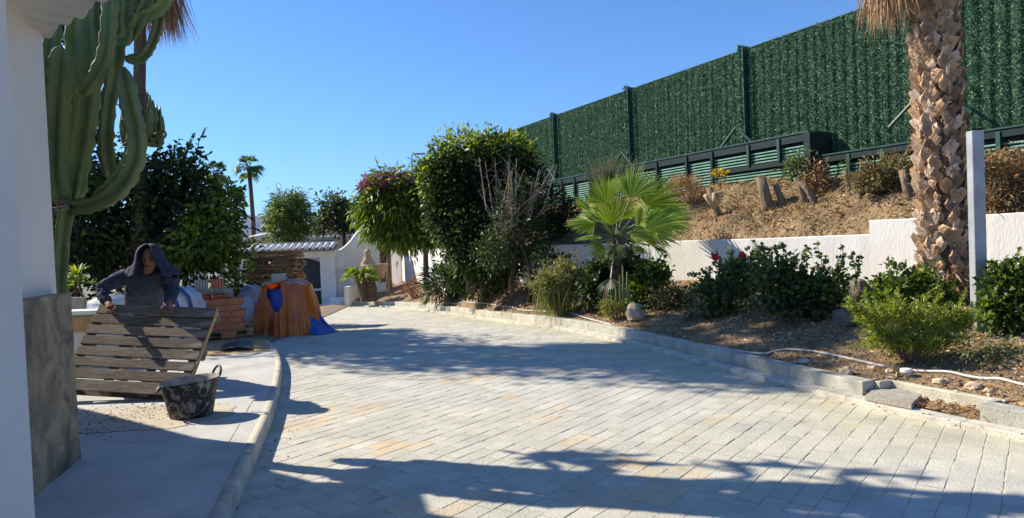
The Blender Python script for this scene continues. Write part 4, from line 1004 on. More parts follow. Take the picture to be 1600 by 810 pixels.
bk_plant('yellow_flower', 'small plant with yellow blooms on top of the bank', 'plant', 1125, 294, [(1124, 274, 6, 6)], 60, .09, .05, [(.6, .42, .03), (.5, .4, .05)], m='petal', bm='bark', nb=4, br=.008, clump=.07)
bk_plant('creeper_tangle', 'rusty tangle of dry creepers over the bank right of the steel post', 'plant', 1560, 330, [(1560, 290, 34, 40), (1595, 280, 20, 44), (1540, 250, 22, 12), (1575, 320, 30, 14)], 3600, .08, .022, DRY+[(.32, .15, .05), (.10, .12, .04)], m='leaf_dry', bm='twig', nb=70, br=.012, clump=.14)
bk_plant('small_weed', 'tiny green sprig on the bank between two groups of stumps', 'weed', 1330, 285, [(1318, 262, 5, 8)], 60, .07, .025, G1, nb=5, br=.006, clump=.06)
bk_plant('bank_shrub', 'dark shaded shrubs filling the bank left of the fan palm', 'shrub', 862, 372, [(862, 330, 24, 46), (890, 340, 24, 36), (915, 355, 24, 22), (845, 350, 20, 30)], 3800, .10, .035, GD, nb=8, br=.012)
# dead branch lying over the bank
for (a_, b_, c_) in (((1270, 325), (1300, 305), (1345, 268)), ((1395, 245), (1350, 262), (1302, 318))):
    P_ = [hit(a_[0], a_[1], bankT, 13)+Vector((0, 0, .04)), None, None]; P_[1] = W(b_[0], b_[1], P_[0].y); P_[2] = W(c_[0], c_[1], P_[0].y+.4)
    mb = MB(); mb.tube(P_, [.014, .011, .006], 5); tag(mb.build('fallen_branch', 'twig'), 'long thin dead branch leaning across the bank, %s' % ('rising to the right' if a_[0] == 1270 else 'running down left of the dry bush'), 'branch')

# stumps ----------------------------------------------------------------
ST = [((1122, 338), (1108, 294), 10, 'forked sawn stump at the left end of the bank row'), ((1199, 322), (1188, 277), 16, 'thickest sawn stump, left of the short one'), ((1223, 318), (1212, 289), 9, 'short sawn stump right of the thickest one'),
      ((1258, 318), (1244, 278), 9, 'left stump of the crossed pair by the oleander'), ((1274, 320), (1252, 284), 9.5, 'right stump of the crossed pair, leaning left'), ((1328, 298), (1320, 267), 7, 'thin pale stump behind the middle pair'),
      ((1344, 308), (1334, 280), 11, 'stubby stump in front of the thin pale one'), ((1357, 298), (1344, 276), 8, 'small stump half hidden by the dry bush'), ((1420, 308), (1410, 266), 11, 'tall stump inside the dry bush next to the palm trunk'),
      ((1605, 285), (1584, 232), 14, 'stout leaning stump at the right edge of the photo'), ((1552, 295), (1546, 256), 9, 'grey stump in the creepers right of the steel post')]
for (b_, t2, w_, lab) in ST:
    hb = hit(b_[0], b_[1], bankT, 13.5); top = W(t2[0], t2[1], hb.y+.05); k = hb.y/FPX; r = w_*k*.5
    root = thing('tree_stump', (hb.x, hb.y, hb.z), lab, 'stump', 'sawn stumps on the bank')
    mb = MB(); ax = (top-hb); prof = lambda a, i: 1+.10*math.sin(3*a+i)+.05*math.sin(7*a)
    mb.tube([hb-ax*.25, hb, hb.lerp(top, .5)+Vector(rng.normal(size=3)*.01), top], [r*1.5, r*1.25, r*1.02, r], 12, prof=prof); mb.build('bark', 'bark', root, True)
    mb = MB(); n_ = ax.normalized(); mb.tube([top, top+n_*.006], [r*.93, r*.9], 12); mb.build('cut_face', 'cut_wood', root)
    if 'forked' in lab:
        for (ex, ey) in ((1116, 302), (1102, 305)):
            e = W(ex, ey, hb.y-.1); mb = MB(); mb.tube([hb.lerp(top, .2), e], [r*.8, r*.7], 9); mb.build('limb', 'cut_wood', root, True)
        for (ex, ey) in ((1140, 345), (1128, 352)):
            e = W(ex, ey, hb.y-.1); mb = MB(); mb.tube([hb.lerp(top, .4), e], [r*.5, r*.3], 7); mb.build('root', 'cut_wood', root, True)
# ------------------------------------------------------------------ big palm on the right
pb = Vector((W(1474, 420, 8.4).x, 8.4, .62)); ptop = W(1456, -60, 8.4)
bp = thing('trunk_palm', pb, 'large palm trunk covered in broken leaf bases, standing in front of the white wall', 'palm tree')
mb = MB(); mb.tube([pb, pb.lerp(ptop, .12), pb.lerp(ptop, .4), pb.lerp(ptop, .7), ptop], [.32, .255, .235, .215, .21], 20, prof=lambda a, i: 1+.03*math.sin(5*a)); mb.build('trunk', 'palm_bark', bp, True)
def boot_mesh(v):
    mb = MB(); w = .17; L = .23
    # a tapering, curled plate that leans out from the trunk, cut obliquely
    rows = []
    for (t, ww, out, th) in ((0, .7, .0, .02), (.35, 1.0, .022, .024), (.72, .92, .034, .020), (1.0, .72, .050, .012)):
        rows.append((t*L, ww*w*.5, out, th))
    vs = []
    for (z, hw, o_, th) in rows:
        for x in (-1, -.4, .4, 1): vs.append((x*hw, -o_-(.02 if abs(x) < .5 else 0), z+(v*.05*x if z > .2 else 0)+random.uniform(-.008, .008)))
        for x in (-1, -.4, .4, 1): vs.append((x*hw, -o_+th, z))
    fs = []
    for r_ in range(3):
        b = r_*8
        for i in range(3): fs.append((b+i, b+i+1, b+8+i+1, b+8+i)); fs.append((b+4+i+1, b+4+i, b+12+i, b+12+i+1))
        fs.append((b, b+8, b+12, b+4)); fs.append((b+3, b+7, b+15, b+11))
    fs.append((24, 25, 26, 27, 31, 30, 29, 28)); return vs, fs
boots = []
for q in range(7):
    vs_, fs_ = boot_mesh(random.choice((-1, 1))*random.uniform(.4, 1)); me = bpy.data.meshes.new('leaf_base'); me.from_pydata(vs_, [], fs_)
    a_ = me.attributes.new('Col', 'FLOAT_COLOR', 'FACE'); g = [.5, .75, .95, 1.1, 1.3, .65, 1.0][q]
    arr = np.ones((len(fs_), 4), np.float32); arr[:, :3] = (g, g*(.90, 1.0, 1.05, .92, 1.08, 1.05, .88)[q], g*(.80, 1.05, 1.2, .85, 1.25, 1.2, .75)[q]); arr[-1, :3] *= 1.3; a_.data.foreach_set('color', arr.ravel()); me.materials.append(MAT['palm_boot']); boots.append(me)
H = (ptop-pb).length; nrow = 38; per = 15; k = 0
for r_ in range(nrow):
    t = .06+r_/nrow*.94; c = pb.lerp(ptop, t); rad = float(np.interp(t, [0, .12, .4, .7, 1], [.31, .255, .235, .215, .21]))-.012
    for j in range(per):
        a = 2*math.pi*(j+.5*(r_ % 2))/per+random.gauss(0, .09)
        if math.sin(a) > .22: continue
        if k >= 290: break
        me = random.choice(boots); o = bpy.data.objects.new('leaf_base', me); C.objects.link(o); o.parent = bp; o.matrix_parent_inverse = Matrix.Translation(bp.location).inverted()
        tilt = Matrix.Rotation((1 if (r_+j) % 2 else -1)*random.uniform(.45, .95), 4, 'Y'); s_ = random.uniform(.55, .92)
        face = Matrix.Rotation(a+math.pi/2, 4, 'Z')
        o.matrix_local = Matrix.Identity(4)
        o.matrix_basis = Matrix.Translation(c+Vector((math.cos(a)*rad, math.sin(a)*rad, random.gauss(0, .02)-.08))) @ face @ Matrix.Rotation(random.uniform(-.04, .13), 4, 'X') @ tilt @ Matrix.Scale(s_, 4); k += 1
# fibres, ragged base and the dry skirt high up on the left
n = 2600; a = rng.random(n)*6.283; tt_ = rng.random(n); rr = .235; cxs = np.array([tuple(pb.lerp(ptop, t)) for t in tt_]); P = cxs+np.stack([np.cos(a)*rr, np.sin(a)*rr, np.zeros(n)], axis=1)
D = unit(np.stack([np.cos(a)*.6, np.sin(a)*.6, rng.normal(size=n)*.8], axis=1)+rng.normal(size=(n, 3))*.3)
V, F_, cc_ = leaf_arrays(P, D, .05+.09*rng.random(n), .012, palette(n, [(.40, .27, .16), (.25, .16, .1)])); stuff(npmesh('trunk_fibre', V, F_, cc_, 'leaf_dry', bp))
n = 700; a = rng.random(n)*6.283; P = np.stack([pb.x+np.cos(a)*.33, pb.y+np.sin(a)*.33, pb.z+.02+rng.random(n)*.35], axis=1); D = unit(np.stack([np.cos(a)*.5, np.sin(a)*.5, -.9*np.ones(n)], axis=1)+rng.normal(size=(n, 3))*.3)
V, F_, cc_ = leaf_arrays(P, D, .08+.12*rng.random(n), .02, palette(n, [(.34, .2, .1), (.2, .12, .07), (.42, .3, .18)])); stuff(npmesh('root_fibre', V, F_, cc_, 'leaf_dry', bp))
top = Vector((ptop.x, ptop.y, 4.9))
sk = W(1390, 0, 8.4); skirt(bp, Vector((sk.x+.12, 8.35, 0)), .42, 5.3, 4.02, 900, [(.44, .30, .18), (.34, .22, .12), (.5, .38, .25)], w=.022)
skirt(bp, Vector((ptop.x+.25, 8.4, 0)), .35, 5.3, 4.45, 500, [(.44, .30, .18), (.34, .22, .12)], w=.022)
mb = MB()
for k_ in range(30):
    el = random.uniform(-.1, 1.3); az = random.uniform(0, 6.283); d = Vector((math.cos(az)*math.cos(el), math.sin(az)*math.cos(el), math.sin(el)))
    fan_frond(mb, top+Vector((0, 0, .5))+d*.8, d+Vector((0, 0, -.15)), Vector((0, 0, 1)), .85, 16, 150, cols=G1, droop=.35); mb.tube([top+Vector((0, 0, .4)), top+Vector((0, 0, .5))+d*.8], .018, 4, G1[0])
mb.build('fronds', 'leaf', bp)
# steel post
p = hit(1530, 472, bedT); p = Vector((W(1530, 470, 7.2).x, 7.2, drop(W(1530, 470, 7.2).x, 7.2, bedT)-.05)); tz = W(1525, 205, 7.2).z
mb = MB(); mb.box(p.x, p.y, (p.z+tz)/2, .132, .09, tz-p.z, Matrix.Rotation(.06, 3, 'Z'), bev=.004); o = mb.build('steel_post', 'grey_steel'); tag(o, 'grey square steel post planted right of the big palm trunk', 'post')
# white pole behind the hedge fence
c = W(1361, 10, 16.5); mb = MB(); mb.box(c.x, c.y, c.z-1, .14, .14, 3.4); tag(mb.build('white_pole', 'white_render'), 'white pole end showing above the hedge fence next to the palm skirt', 'pole')
c = W(1503, 228, 9.6); mb = MB(); mb.box(c.x, c.y, c.z, .10, .05, .28, bev=.005); tag(mb.build('meter_box', 'white_pvc'), 'small pale box at the fence between the palm trunk and the steel post', 'box')
c = W(643, 243, 36); mb = MB(); mb.tube([Vector((c.x, c.y, 0)), c, c+Vector((.12, 0, .05))], [.05, .04, .03], 8)
sl = thing('street_lamp', (c.x, c.y, 0), 'distant street lamp above the far end of the hedge fence', 'street lamp'); mb.build('pole', 'grey_steel', sl)
mb = MB(); mb.box(c.x+.4, c.y, c.z+.06, .62, .22, .10, bev=.03); mb.build('lamp_head', 'grey_steel', sl)

# ------------------------------------------------------------------ garden details
hose = [(540, 470), (600, 474), (650, 474), (700, 474), (740, 475), (790, 480), (815, 486), (850, 489), (905, 495), (965, 514), (1020, 525), (1060, 533), (1110, 547), (1160, 552), (1215, 547), (1270, 550), (1330, 563), (1385, 577)]
def laid(ptspx, r, name, m, label, cat, lift=.012, n=90):
    P = []
    for (x, y) in ptspx:
        h = hit(x, y, bedT)
        if h is not None: P.append((h.x, h.y))
    Q = smoothline(P, n); pts = [Vector((q[0], q[1], drop(q[0], q[1], bedT)+r+lift*.3)) for q in Q]
    zz = [p.z for p in pts]; pts = [Vector((p.x, p.y, sum(zz[max(0, i-1):i+2])/len(zz[max(0, i-1):i+2]))) for i, p in enumerate(pts)]
    mb = MB(); mb.tube(pts, r, 8); o = mb.build(name, m, None, True); tag(o, label, cat); return o, pts
laid(hose[2:], .013, 'garden_hose', 'pvc_hose', 'long pale irrigation hose winding along the bed behind the kerb', 'hose')
laid([(1425, 582), (1520, 592), (1620, 607)], .012, 'water_pipe', 'white_pvc', 'rigid white pipe running from the valve cap to the right edge', 'pipe', n=30)
v = hit(1416, 590, bedT); vc = W(1416, 580, v.y)
vt = thing('valve_cap', (vc.x, vc.y, vc.z-.2), 'round white irrigation valve cap on a short stub over the kerb recess', 'valve')
mb = MB(); mb.lathe([(0, .022), (.044, .022), (.05, .014), (.05, -.006), (.046, -.012), (0, -.012)], 20, vc); mb.build('cap', 'white_pvc', vt, False)
mb = MB(); mb.tube([vc-Vector((0, 0, .012)), vc-Vector((0, 0, .07))], .018, 10); mb.build('stub', 'pvc_hose', vt)
mb = MB(); mb.tube([vc-Vector((0, 0, .04)), vc+Vector((-.08, -.02, -.05)), vc+Vector((-.17, -.06, -.09))], .006, 6); mb.build('drip_tube', 'black_plastic', vt)
def rock(px, py, wpx, hpx, label, m='pale_stone', tree=bedT, name='stone', dz=0):
    h = hit(px, py, tree); k = h.y/FPX; bm = bmesh.new(); bmesh.ops.create_icosphere(bm, subdivisions=4, radius=1); off = random.uniform(0, 90)
    for v_ in bm.verts:
        d = v_.co.normalized(); s_ = 1+.34*noise.noise(d*1.5+Vector((off, 0, 0)))+.20*abs(noise.noise(d*3+Vector((off, 0, 0))))+.06*noise.noise(d*9+Vector((off, 0, 0)))
        v_.co = Vector((d.x*wpx*k*.5*s_, d.y*wpx*k*.45*s_, max(-.3, d.z)*hpx*k*.75*s_))
    mb = MB(); vs_ = [v_.co+h+Vector((0, 0, hpx*k*.2+dz)) for v_ in bm.verts]; bm.verts.index_update(); fs_ = [tuple(v_.index for v_ in f.verts) for f in bm.faces]; bm.free()
    mb.add(vs_, fs_); return tag(mb.build(name, m, None, True), label, 'rock' if hpx > 18 else 'stone')
rock(1322, 586, 20, 13, 'pale rounded stone just behind the kerb, left of the recess')
rock(1366, 578, 16, 7, 'flat pale stone under the end of the garden hose')
rock(1390, 582, 12, 6, 'small pale stone beside the valve cap')
rock(1470, 598, 22, 8, 'flat whitish stone behind the kerb recess')
rock(1522, 606, 24, 9, 'pale stone near the right end of the recess')
rock(1500, 603, 9, 6, 'grey pebble between the two stones behind the recess', 'dark_stone')
rock(1545, 612, 14, 6, 'cream stone right of the recess end')
rock(1255, 566, 24, 5, 'thin white stone chip on the soil above the kerb', 'skim')
rock(993, 498, 30, 24, 'pale rock beside the tufted weed under the fan palm', 'pale_stone')
rock(1340, 470, 44, 34, 'dark boulder half hidden right of the hibiscus bushes', 'dark_stone')
rock(1234, 498, 18, 12, 'small brown rock at the foot of the dark hibiscus bush', 'dark_stone')
rock(1320, 508, 40, 24, 'low brown rock below the dark boulder', 'dark_stone')
rock(1058, 475, 40, 24, 'grey-brown boulder in the shade against the low wall', 'dark_stone')
rock(570, 463, 14, 11, 'rounded stone under the cycads', 'pale_stone')
# slab lying in the recess and loose soil
a_, b_, c_, d_ = G(1352, 624, .06), G(1375, 606, .06), G(1440, 622, .06), G(1424, 638, .06)
mb = MB(); mb.prism([(q.x, q.y) for q in (a_, d_, c_, b_)], .052, .092); tag(mb.build('concrete_slab', 'block_grey'), 'flat grey concrete slab lying in the kerb recess', 'slab')
ra = MB(); pts = [fine[i] for i in range(len(fine)) if lo-.05 <= seg[i] <= hi+.05][::3]; vs = []; fs = []
ids = [i for i in range(len(fine)) if lo-.05 <= seg[i] <= hi+.05][::3]
for i in ids:
    for q in range(8):
        p_ = offs(fine, i, .16+.31*q/7); vs.append((p_[0], p_[1], .045+.02*nz(p_[0], p_[1], 9)))
for i in range(len(ids)-1):
    for q in range(7): fs.append((i*8+q, i*8+q+1, (i+1)*8+q+1, (i+1)*8+q))
ra.add(vs, fs); struct(ra.build('recess_soil', 'soil', None, True))
P = []
for _ in range(420):
    i = random.choice(ids); q = offs(fine, i, random.uniform(.15, .47)); P.append((q[0], q[1], .055+random.random()*.02))
for _ in range(700):
    i = random.randrange(40, 620); i2 = i if i < len(fine) else 5; q = offs(fine, i2, random.choice((random.uniform(-.03, .02), random.uniform(.16, .20), random.uniform(.28, .45)))); P.append((q[0], q[1], gz(q[1])+(.006 if q and random.random() < .3 else .05)))
P = np.array(P); n = len(P); D = unit(rng.normal(size=(n, 3))*np.array([1, 1, .2])); V, F_, cc_ = leaf_arrays(P, D, .02+.03*rng.random(n), .012, palette(n, [(.42, .22, .09), (.3, .16, .07), (.5, .33, .16)])); stuff(npmesh('pine_litter', V, F_, cc_, 'litter'))

# ------------------------------------------------------------------ far left end of the drive: cycads, planter, rubble pier, walls
cy = G(560, 474, gz(24)+.2); Yc = 23.5
cyc = thing('cycad', (W(566, 462, Yc).x, Yc, gz(Yc)+.3), 'pair of stubby cycad trunks with arching green fronds by the curved wall', 'cycad')
for (bx, by, tx, ty, r, n) in ((572, 462, 562, 432, .95, 46), (582, 462, 578, 440, .55, 26)):
    b_ = W(bx, by, Yc); t2 = W(tx, ty, Yc); mb = MB(); mb.tube([b_-Vector((0, 0, .2)), b_.lerp(t2, .5), t2], [.2, .18, .15], 12, prof=lambda a, i: 1+.1*math.sin(8*a+i)); mb.build('trunk', 'palm_bark', cyc)
    mb = MB()
    for k in range(n):
        az = 6.283*k/n+random.uniform(-.1, .1); el = random.uniform(.15, 1.1); L = r*random.uniform(.7, 1)
        prev = None
        for q in range(9):
            s_ = q/8; d = Vector((math.cos(az)*math.cos(el), math.sin(az)*math.cos(el), math.sin(el))); c = t2+d*L*s_+Vector((0, 0, -.55*L*s_*s_))
            if prev is not None:
                sd_ = Vector((-math.sin(az), math.cos(az), .35)); wv = .10*r*math.sin(math.pi*min(1, s_*.9+.1))+.02; col = tuple(v*random.uniform(.8, 1.25) for v in random.choice(GB[:3]))
                for sg in (-1, 1): mb.add([prev, c, c+Vector((sd_.x*sg, sd_.y*sg, .35))*wv+d*wv*.7, prev+Vector((sd_.x*sg, sd_.y*sg, .35))*wv*.3+d*wv*.3], [(0, 1, 2, 3)], col)
            prev = c
    mb.build('fronds', 'leaf', cyc)
px_ = [W(540, 460, 24.5), W(585, 452, 25.5)]
pl = thing('planter_wall', (px_[0].x, 24.5, gz(24.5)), 'low white planter edge in front of the cycads', 'planter')
a0 = W(543, 470, 24.2); a1 = W(548, 455, 27)
mb = MB(); mb.box(a0.x, 25.2, gz(25)+.35, .16, 2.2, .8); mb.build('side', 'white_wall', pl)
mb = MB(); mb.box(a0.x+.55, 26.4, gz(25)+.35, 1.1, .14, .8); mb.build('back', 'white_wall', pl)
uz = W(588, 418, 25.0)
ur = thing('stone_urn', (uz.x, 25, uz.z-.8), 'weathered stone trough with a carved finial beside the rubble pier', 'urn')
mb = MB(); mb.lathe([(0, -.42), (.30, -.42), (.33, -.2), (.52, 0), (.56, .06), (.56, .12), (.50, .12), (.47, .05), (0, .05)], 20, uz); mb.build('bowl', 'terracotta', ur, True)
f_ = W(575, 408, 25.0); mb = MB(); mb.lathe([(0, -.35), (.24, -.33), (.28, -.1), (.16, .1), (.10, .22), (.15, .32), (.08, .42), (0, .45)], 14, f_); mb.build('finial', 'terracotta', ur, True)
# rubble pier
Yr = 27.2; A = W(583, 446, Yr); B = W(612, 446, Yr); T = W(597, 368, Yr)
rp = thing('rubble_pier', (A.x+.4, Yr, A.z-.3), 'brown rubble brick pier beside the white walls under the light green tree', 'pillar')
mb = MB(); mb.box((A.x+B.x)/2, Yr, (A.z-.6+T.z)/2, B.x-A.x-.05, .55, T.z-A.z+.6); mb.build('mortar_core', 'rubble_brick', rp)
z = A.z-.3
while z < T.z-.02:
    x = A.x-random.uniform(0, .1); h = random.uniform(.07, .10)
    while x < B.x-.04:
        w_ = min(random.uniform(.14, .26), B.x-x); g = random.uniform(.6, 1.5); mb = MB(); mb.box(x+w_/2, Yr-.28, z+h/2, w_-.02, .08+random.random()*.03, h-.018, bev=.01, col=(g, g*random.uniform(.9, 1.05), g*random.uniform(.8, 1.05))); mb.build('brick', 'rubble_brick', rp); x += w_
    z += h
# white walls near the gate
def slab_wall(x0, x1, y0, y1, zb, zt, th, name, m, par=None, col=(1, 1, 1)):
    a = Vector((x0, y0, 0)); b = Vector((x1, y1, 0)); d = (b-a).normalized(); n_ = Vector((-d.y, d.x, 0))*th
    mb = MB(); mb.prism([(a.x, a.y), (b.x, b.y), (b.x+n_.x, b.y+n_.y), (a.x+n_.x, a.y+n_.y)], zb, zt, col); return mb.build(name, m, par)
Yw = 28.0; a = W(613, 445, Yw); b = W(627, 445, Yw-.4); t_ = W(618, 385, Yw)
gp_ = thing('white_gatepost', (a.x, Yw, a.z-.3), 'slim white wall pier right of the brown rubble pier', 'wall'); slab_wall(a.x, b.x, Yw, Yw-.3, a.z-.6, t_.z, .35, 'pier', 'white_wall', gp_)
mb = MB(); mb.box((a.x+b.x)/2, Yw-.05, t_.z+.03, b.x-a.x+.12, .5, .07); mb.build('cap', 'white_wall', gp_)

# gateway ------------------------------------------------------------------
Yg = 25.8
def gp2(px, py, Y=Yg): return W(px, py, Y)
gw = thing('gateway', (gp2(440, 470).x, Yg, gz(Yg)), 'white gateway with a tiled canopy, a lintel and posts at the end of the drive', 'gateway')
xl = gp2(345, 390).x; xr_ = gp2(526, 390).x; zl0 = gp2(440, 405).z; zl1 = gp2(440, 397).z
mb = MB(); mb.box((xl+xr_)/2-3, Yg, (zl0+zl1)/2, xr_-xl+6, .45, zl1-zl0); mb.build('lintel', 'white_wall', gw)
gzb = gz(Yg)-.05
for (x0, x1) in ((503, 526), (365, 388), (342, 352), (300, 320)):
    a_, b_ = gp2(x0, 430).x, gp2(x1, 430).x; mb = MB(); mb.box((a_+b_)/2, Yg+.01, (gzb+zl0)/2, b_-a_, .42, zl0-gzb); mb.build('post', 'white_wall', gw)
z_t = gp2(440, 379).z
mb = MB(); mb.prism([(xl-6, Yg-.42), (xr_+.05, Yg-.42), (xr_+.05, Yg+.5), (xl-6, Yg+.5)], zl1+.002, zl1+.07); mb.build('roof_deck', 'white_wall', gw)
tile_pitch = 10.45*Yg/FPX; nt = 30
for k in range(nt):
    cx = xr_-.08-k*tile_pitch; vs = []; fs = []; zr = zl1+.10
    for e_, (y_, dz) in enumerate(((Yg-.62, 0), (Yg-.05, .20))):
        for q in range(9):
            a = math.pi*q/8
            for rr in (.090, .076): vs.append((cx-math.cos(a)*rr, y_, zr+dz+math.sin(a)*rr*1.1))
    for q in range(8):
        fs += [(q*2, q*2+2, 18+q*2+2, 18+q*2), (q*2+1, 18+q*2+1, 18+q*2+3, q*2+3), (q*2, q*2+1, q*2+3, q*2+2)]
    mb = MB(); mb.add(vs, fs); mb.build('cover_tile', 'white_wall', gw, True)
mb = MB(); mb.tube([Vector((xl-6, Yg-.03, zl1+.34)), Vector((xr_+.06, Yg-.03, zl1+.34))], .08, 8); mb.build('ridge', 'roof_tile', gw, True)
vs = [(xl-6, Yg-.60, zl1+.07), (xr_+.05, Yg-.60, zl1+.07), (xr_+.05, Yg-.03, zl1+.29), (xl-6, Yg-.03, zl1+.29)]
mb = MB(); mb.add(vs, [(0, 1, 2, 3)]); mb.add([(x, y+.012, z-.02) for x, y, z in vs], [(3, 2, 1, 0)]); mb.build('tile_bed', 'block_grey', gw)
# gate leaves with arched tops
def leaf_gate(x0, x1, yt0, yt1, hump, lab):
    t = thing('metal_gate', (gp2((x0+x1)/2, 470).x, Yg+.1, gzb), lab, 'gate', 'dark metal gate leaves'); a_, b_ = gp2(x0, 430).x, gp2(x1, 430).x; n = 10; zt0, zt1 = gp2(x0, yt0).z, gp2(x1, yt1).z
    top = [(a_+(b_-a_)*i/n, zt0+(zt1-zt0)*i/n+hump*math.sin(math.pi*i/n)) for i in range(n+1)]; vs = []
    for y_ in (Yg+.08, Yg+.13): vs += [(x, y_, gzb+.06) for x, z in top]+[(x, y_, z) for x, z in top]
    m_ = n+1; fs = []
    for i in range(n): fs += [(i, i+1, m_+i+1, m_+i), (2*m_+i+1, 2*m_+i, 3*m_+i, 3*m_+i+1), (m_+i, m_+i+1, 3*m_+i+1, 3*m_+i)]
    mb = MB(); mb.add(vs, fs); mb.build('gate_panel', 'anthracite', t)
    mb = MB(); mb.tube([Vector((x, Yg+.06, z)) for x, z in top], .03, 6); mb.build('top_rail', 'anthracite', t)
    for x in (a_+.03, b_-.03): mb = MB(); mb.box(x, Yg+.06, (gzb+min(zt0, zt1))/2, .06, .06, min(zt0, zt1)-gzb); mb.build('stile', 'anthracite', t)
    mb = MB(); mb.box((a_+b_)/2, Yg+.065, gzb+.75, b_-a_-.12, .03, .05); mb.build('mid_rail', 'anthracite', t); return t
leaf_gate(380, 425, 416, 402, .05, 'left leaf of the dark gate, mostly behind the timber stack')
leaf_gate(455, 504, 402, 412, .05, 'right leaf of the dark gate, rising behind the orange tarp')
a_ = gp2(487, 453); b_ = gp2(508, 452); mb = MB(); mb.tube([a_+Vector((0, -.2, 0)), b_+Vector((0, -.2, 0))], .045, 8); tag(mb.build('white_bar', 'white_pvc'), 'white bar across the foot of the right gate leaf', 'bar')
# curved swoop wall right of the gate
sw = thing('curved_wall', (gp2(550, 470).x, Yg-.3, gz(Yg)), 'white garden wall that sweeps up in a concave curve right of the gateway', 'wall')
cur = [(524, 397), (532, 393), (538, 388), (544, 381), (549, 373), (553, 366), (560, 362), (572, 360), (584, 360)]
Ys = Yg+.0; topz = [gp2(x, y, Ys) for x, y in cur]; vs = []; 
for y_ in (0, .22): vs += [(p.x, Ys+y_+.1*i, gzb-.1) for i, p in enumerate(topz)]+[(p.x, Ys+y_+.1*i, p.z) for i, p in enumerate(topz)]
m_ = len(topz); fs = []
for i in range(m_-1): fs += [(i, i+1, m_+i+1, m_+i), (2*m_+i+1, 2*m_+i, 3*m_+i, 3*m_+i+1), (m_+i, m_+i+1, 3*m_+i+1, 3*m_+i)]
fs += [(0, m_, 3*m_, 2*m_), (m_-1, 3*m_-1, 4*m_-1, 2*m_-1)]
mb = MB(); mb.add(vs, fs); mb.build('wall_body', 'white_wall', sw)
mb = MB()
for i, p in enumerate(topz[:-1]):
    q = topz[i+1]; 
mb.tube([Vector((p.x, Ys+.11+.1*i, p.z+.03)) for i, p in enumerate(topz)], .085, 6); mb.build('coping', 'white_wall', sw)
a_ = gp2(528, 418, Ys-.02); b_ = gp2(552, 470, Ys-.02)
for (x0, x1, z0, z1) in ((a_.x, b_.x, a_.z, a_.z-.04), (a_.x, a_.x+.04, b_.z, a_.z-.045), (b_.x-.04, b_.x, b_.z, a_.z-.045)):
    mb = MB(); mb.box((x0+x1)/2, Ys+.07, (z0+z1)/2, x1-x0, .22, abs(z1-z0)); mb.build('door_trim', 'white_wall', sw)
stp = thing('garden_steps', (gp2(530, 475).x, Yg-.9, gzb), 'low white steps at the foot of the curved wall', 'steps')
for k in range(2): mb = MB(); c = gp2(530, 475); mb.box(c.x+.1+.12*k, Yg-.75+.2*k, gzb+.10+.13*k, 1.0-.25*k, .8-.4*k, .2+.13*k, bev=.01); mb.build('step', 'white_wall', stp)

# house behind -----------------------------------------------------------------
Yh = 36; bh = thing('bungalow', (gp2(430, 400, Yh).x, Yh, -1.2), 'low cream bungalow with a tiled roof and a chimney behind the gateway', 'house')
def P2(px, py, Y=Yh): return W(px, py, Y)
a_, b_ = P2(355, 372).x, P2(570, 372).x; ze = P2(470, 372).z
mb = MB(); mb.box((a_+b_)/2, Yh+4, (-1.2+ze)/2, b_-a_, 8, ze+1.2); mb.build('wall', 'cream_wall', bh)
pa, pb_, pc, pd = P2(378, 369), P2(425, 355, Yh), P2(425, 350, Yh+6), P2(370, 362, Yh+6)
mb = MB(); mb.add([(pa.x-.6, Yh-.7, ze-.05), (P2(440, 350).x, Yh-.7, ze+.35), (P2(440, 350).x, Yh+6, ze+1.1), (pa.x-.6, Yh+6, ze+.6), (pa.x-.6, Yh-.7, ze-.22), (P2(440, 350).x, Yh-.7, ze+.18)], [(0, 1, 2, 3), (4, 5, 1, 0)]); rf_ = mb.build('roof', 'roof_tile', bh)
x0, x1 = P2(478, 360).x, P2(568, 360).x; ztr = P2(520, 363).z
mb = MB(); mb.add([(x0, Yh-.6, ztr), (x1, Yh-.6, ztr), (x1, Yh+3.5, ztr+1.1), (x0, Yh+3.5, ztr+1.1), (x0, Yh-.6, ztr-.15), (x1, Yh-.6, ztr-.15)], [(0, 1, 2, 3), (4, 5, 1, 0)]); rf2 = mb.build('roof', 'roof_tile', bh)
for k in range(13):
    x = x0+(x1-x0)*(k+.5)/13; mb = MB(); mb.tube([Vector((x, Yh-.68, ztr+.02)), Vector((x, Yh+3.4, ztr+1.12))], .09, 8); mb.build('roof_tile_row', 'roof_tile', rf2, True)
for (xa, xb, ya, yb) in ((486, 522, 377, 389), (366, 376, 378, 384)):
    p0, p1_ = P2(xa, ya, Yh-.02), P2(xb, yb, Yh-.02); mb = MB(); mb.box((p0.x+p1_.x)/2, Yh-.03, (p0.z+p1_.z)/2, p1_.x-p0.x, .12, p0.z-p1_.z); w_ = mb.build('window', 'anthracite', bh)
    mb = MB(); mb.box((p0.x+p1_.x)/2, Yh-.06, (p0.z+p1_.z)/2, (p1_.x-p0.x)*.92, .10, (p0.z-p1_.z)*.86); mb.build('pane', 'dark_void', w_)
c0, c1 = P2(399, 362), P2(412, 341); mb = MB(); mb.box((c0.x+c1.x)/2, Yh+1, (c0.z-.5+c1.z)/2, c1.x-c0.x, .45, c1.z-c0.z+.5); ch_ = mb.build('chimney', 'white_wall', bh)
mb = MB(); mb.box((c0.x+c1.x)/2, Yh+1, c1.z+.10, c1.x-c0.x+.06, .5, .06); mb.build('cap', 'roof_tile', ch_)
for (x, ) in ((401,), (410,)): q = P2(x, 341); mb = MB(); mb.box(q.x, Yh+1, c1.z+.04, .07, .4, .08); mb.build('cap_leg', 'roof_tile', ch_)
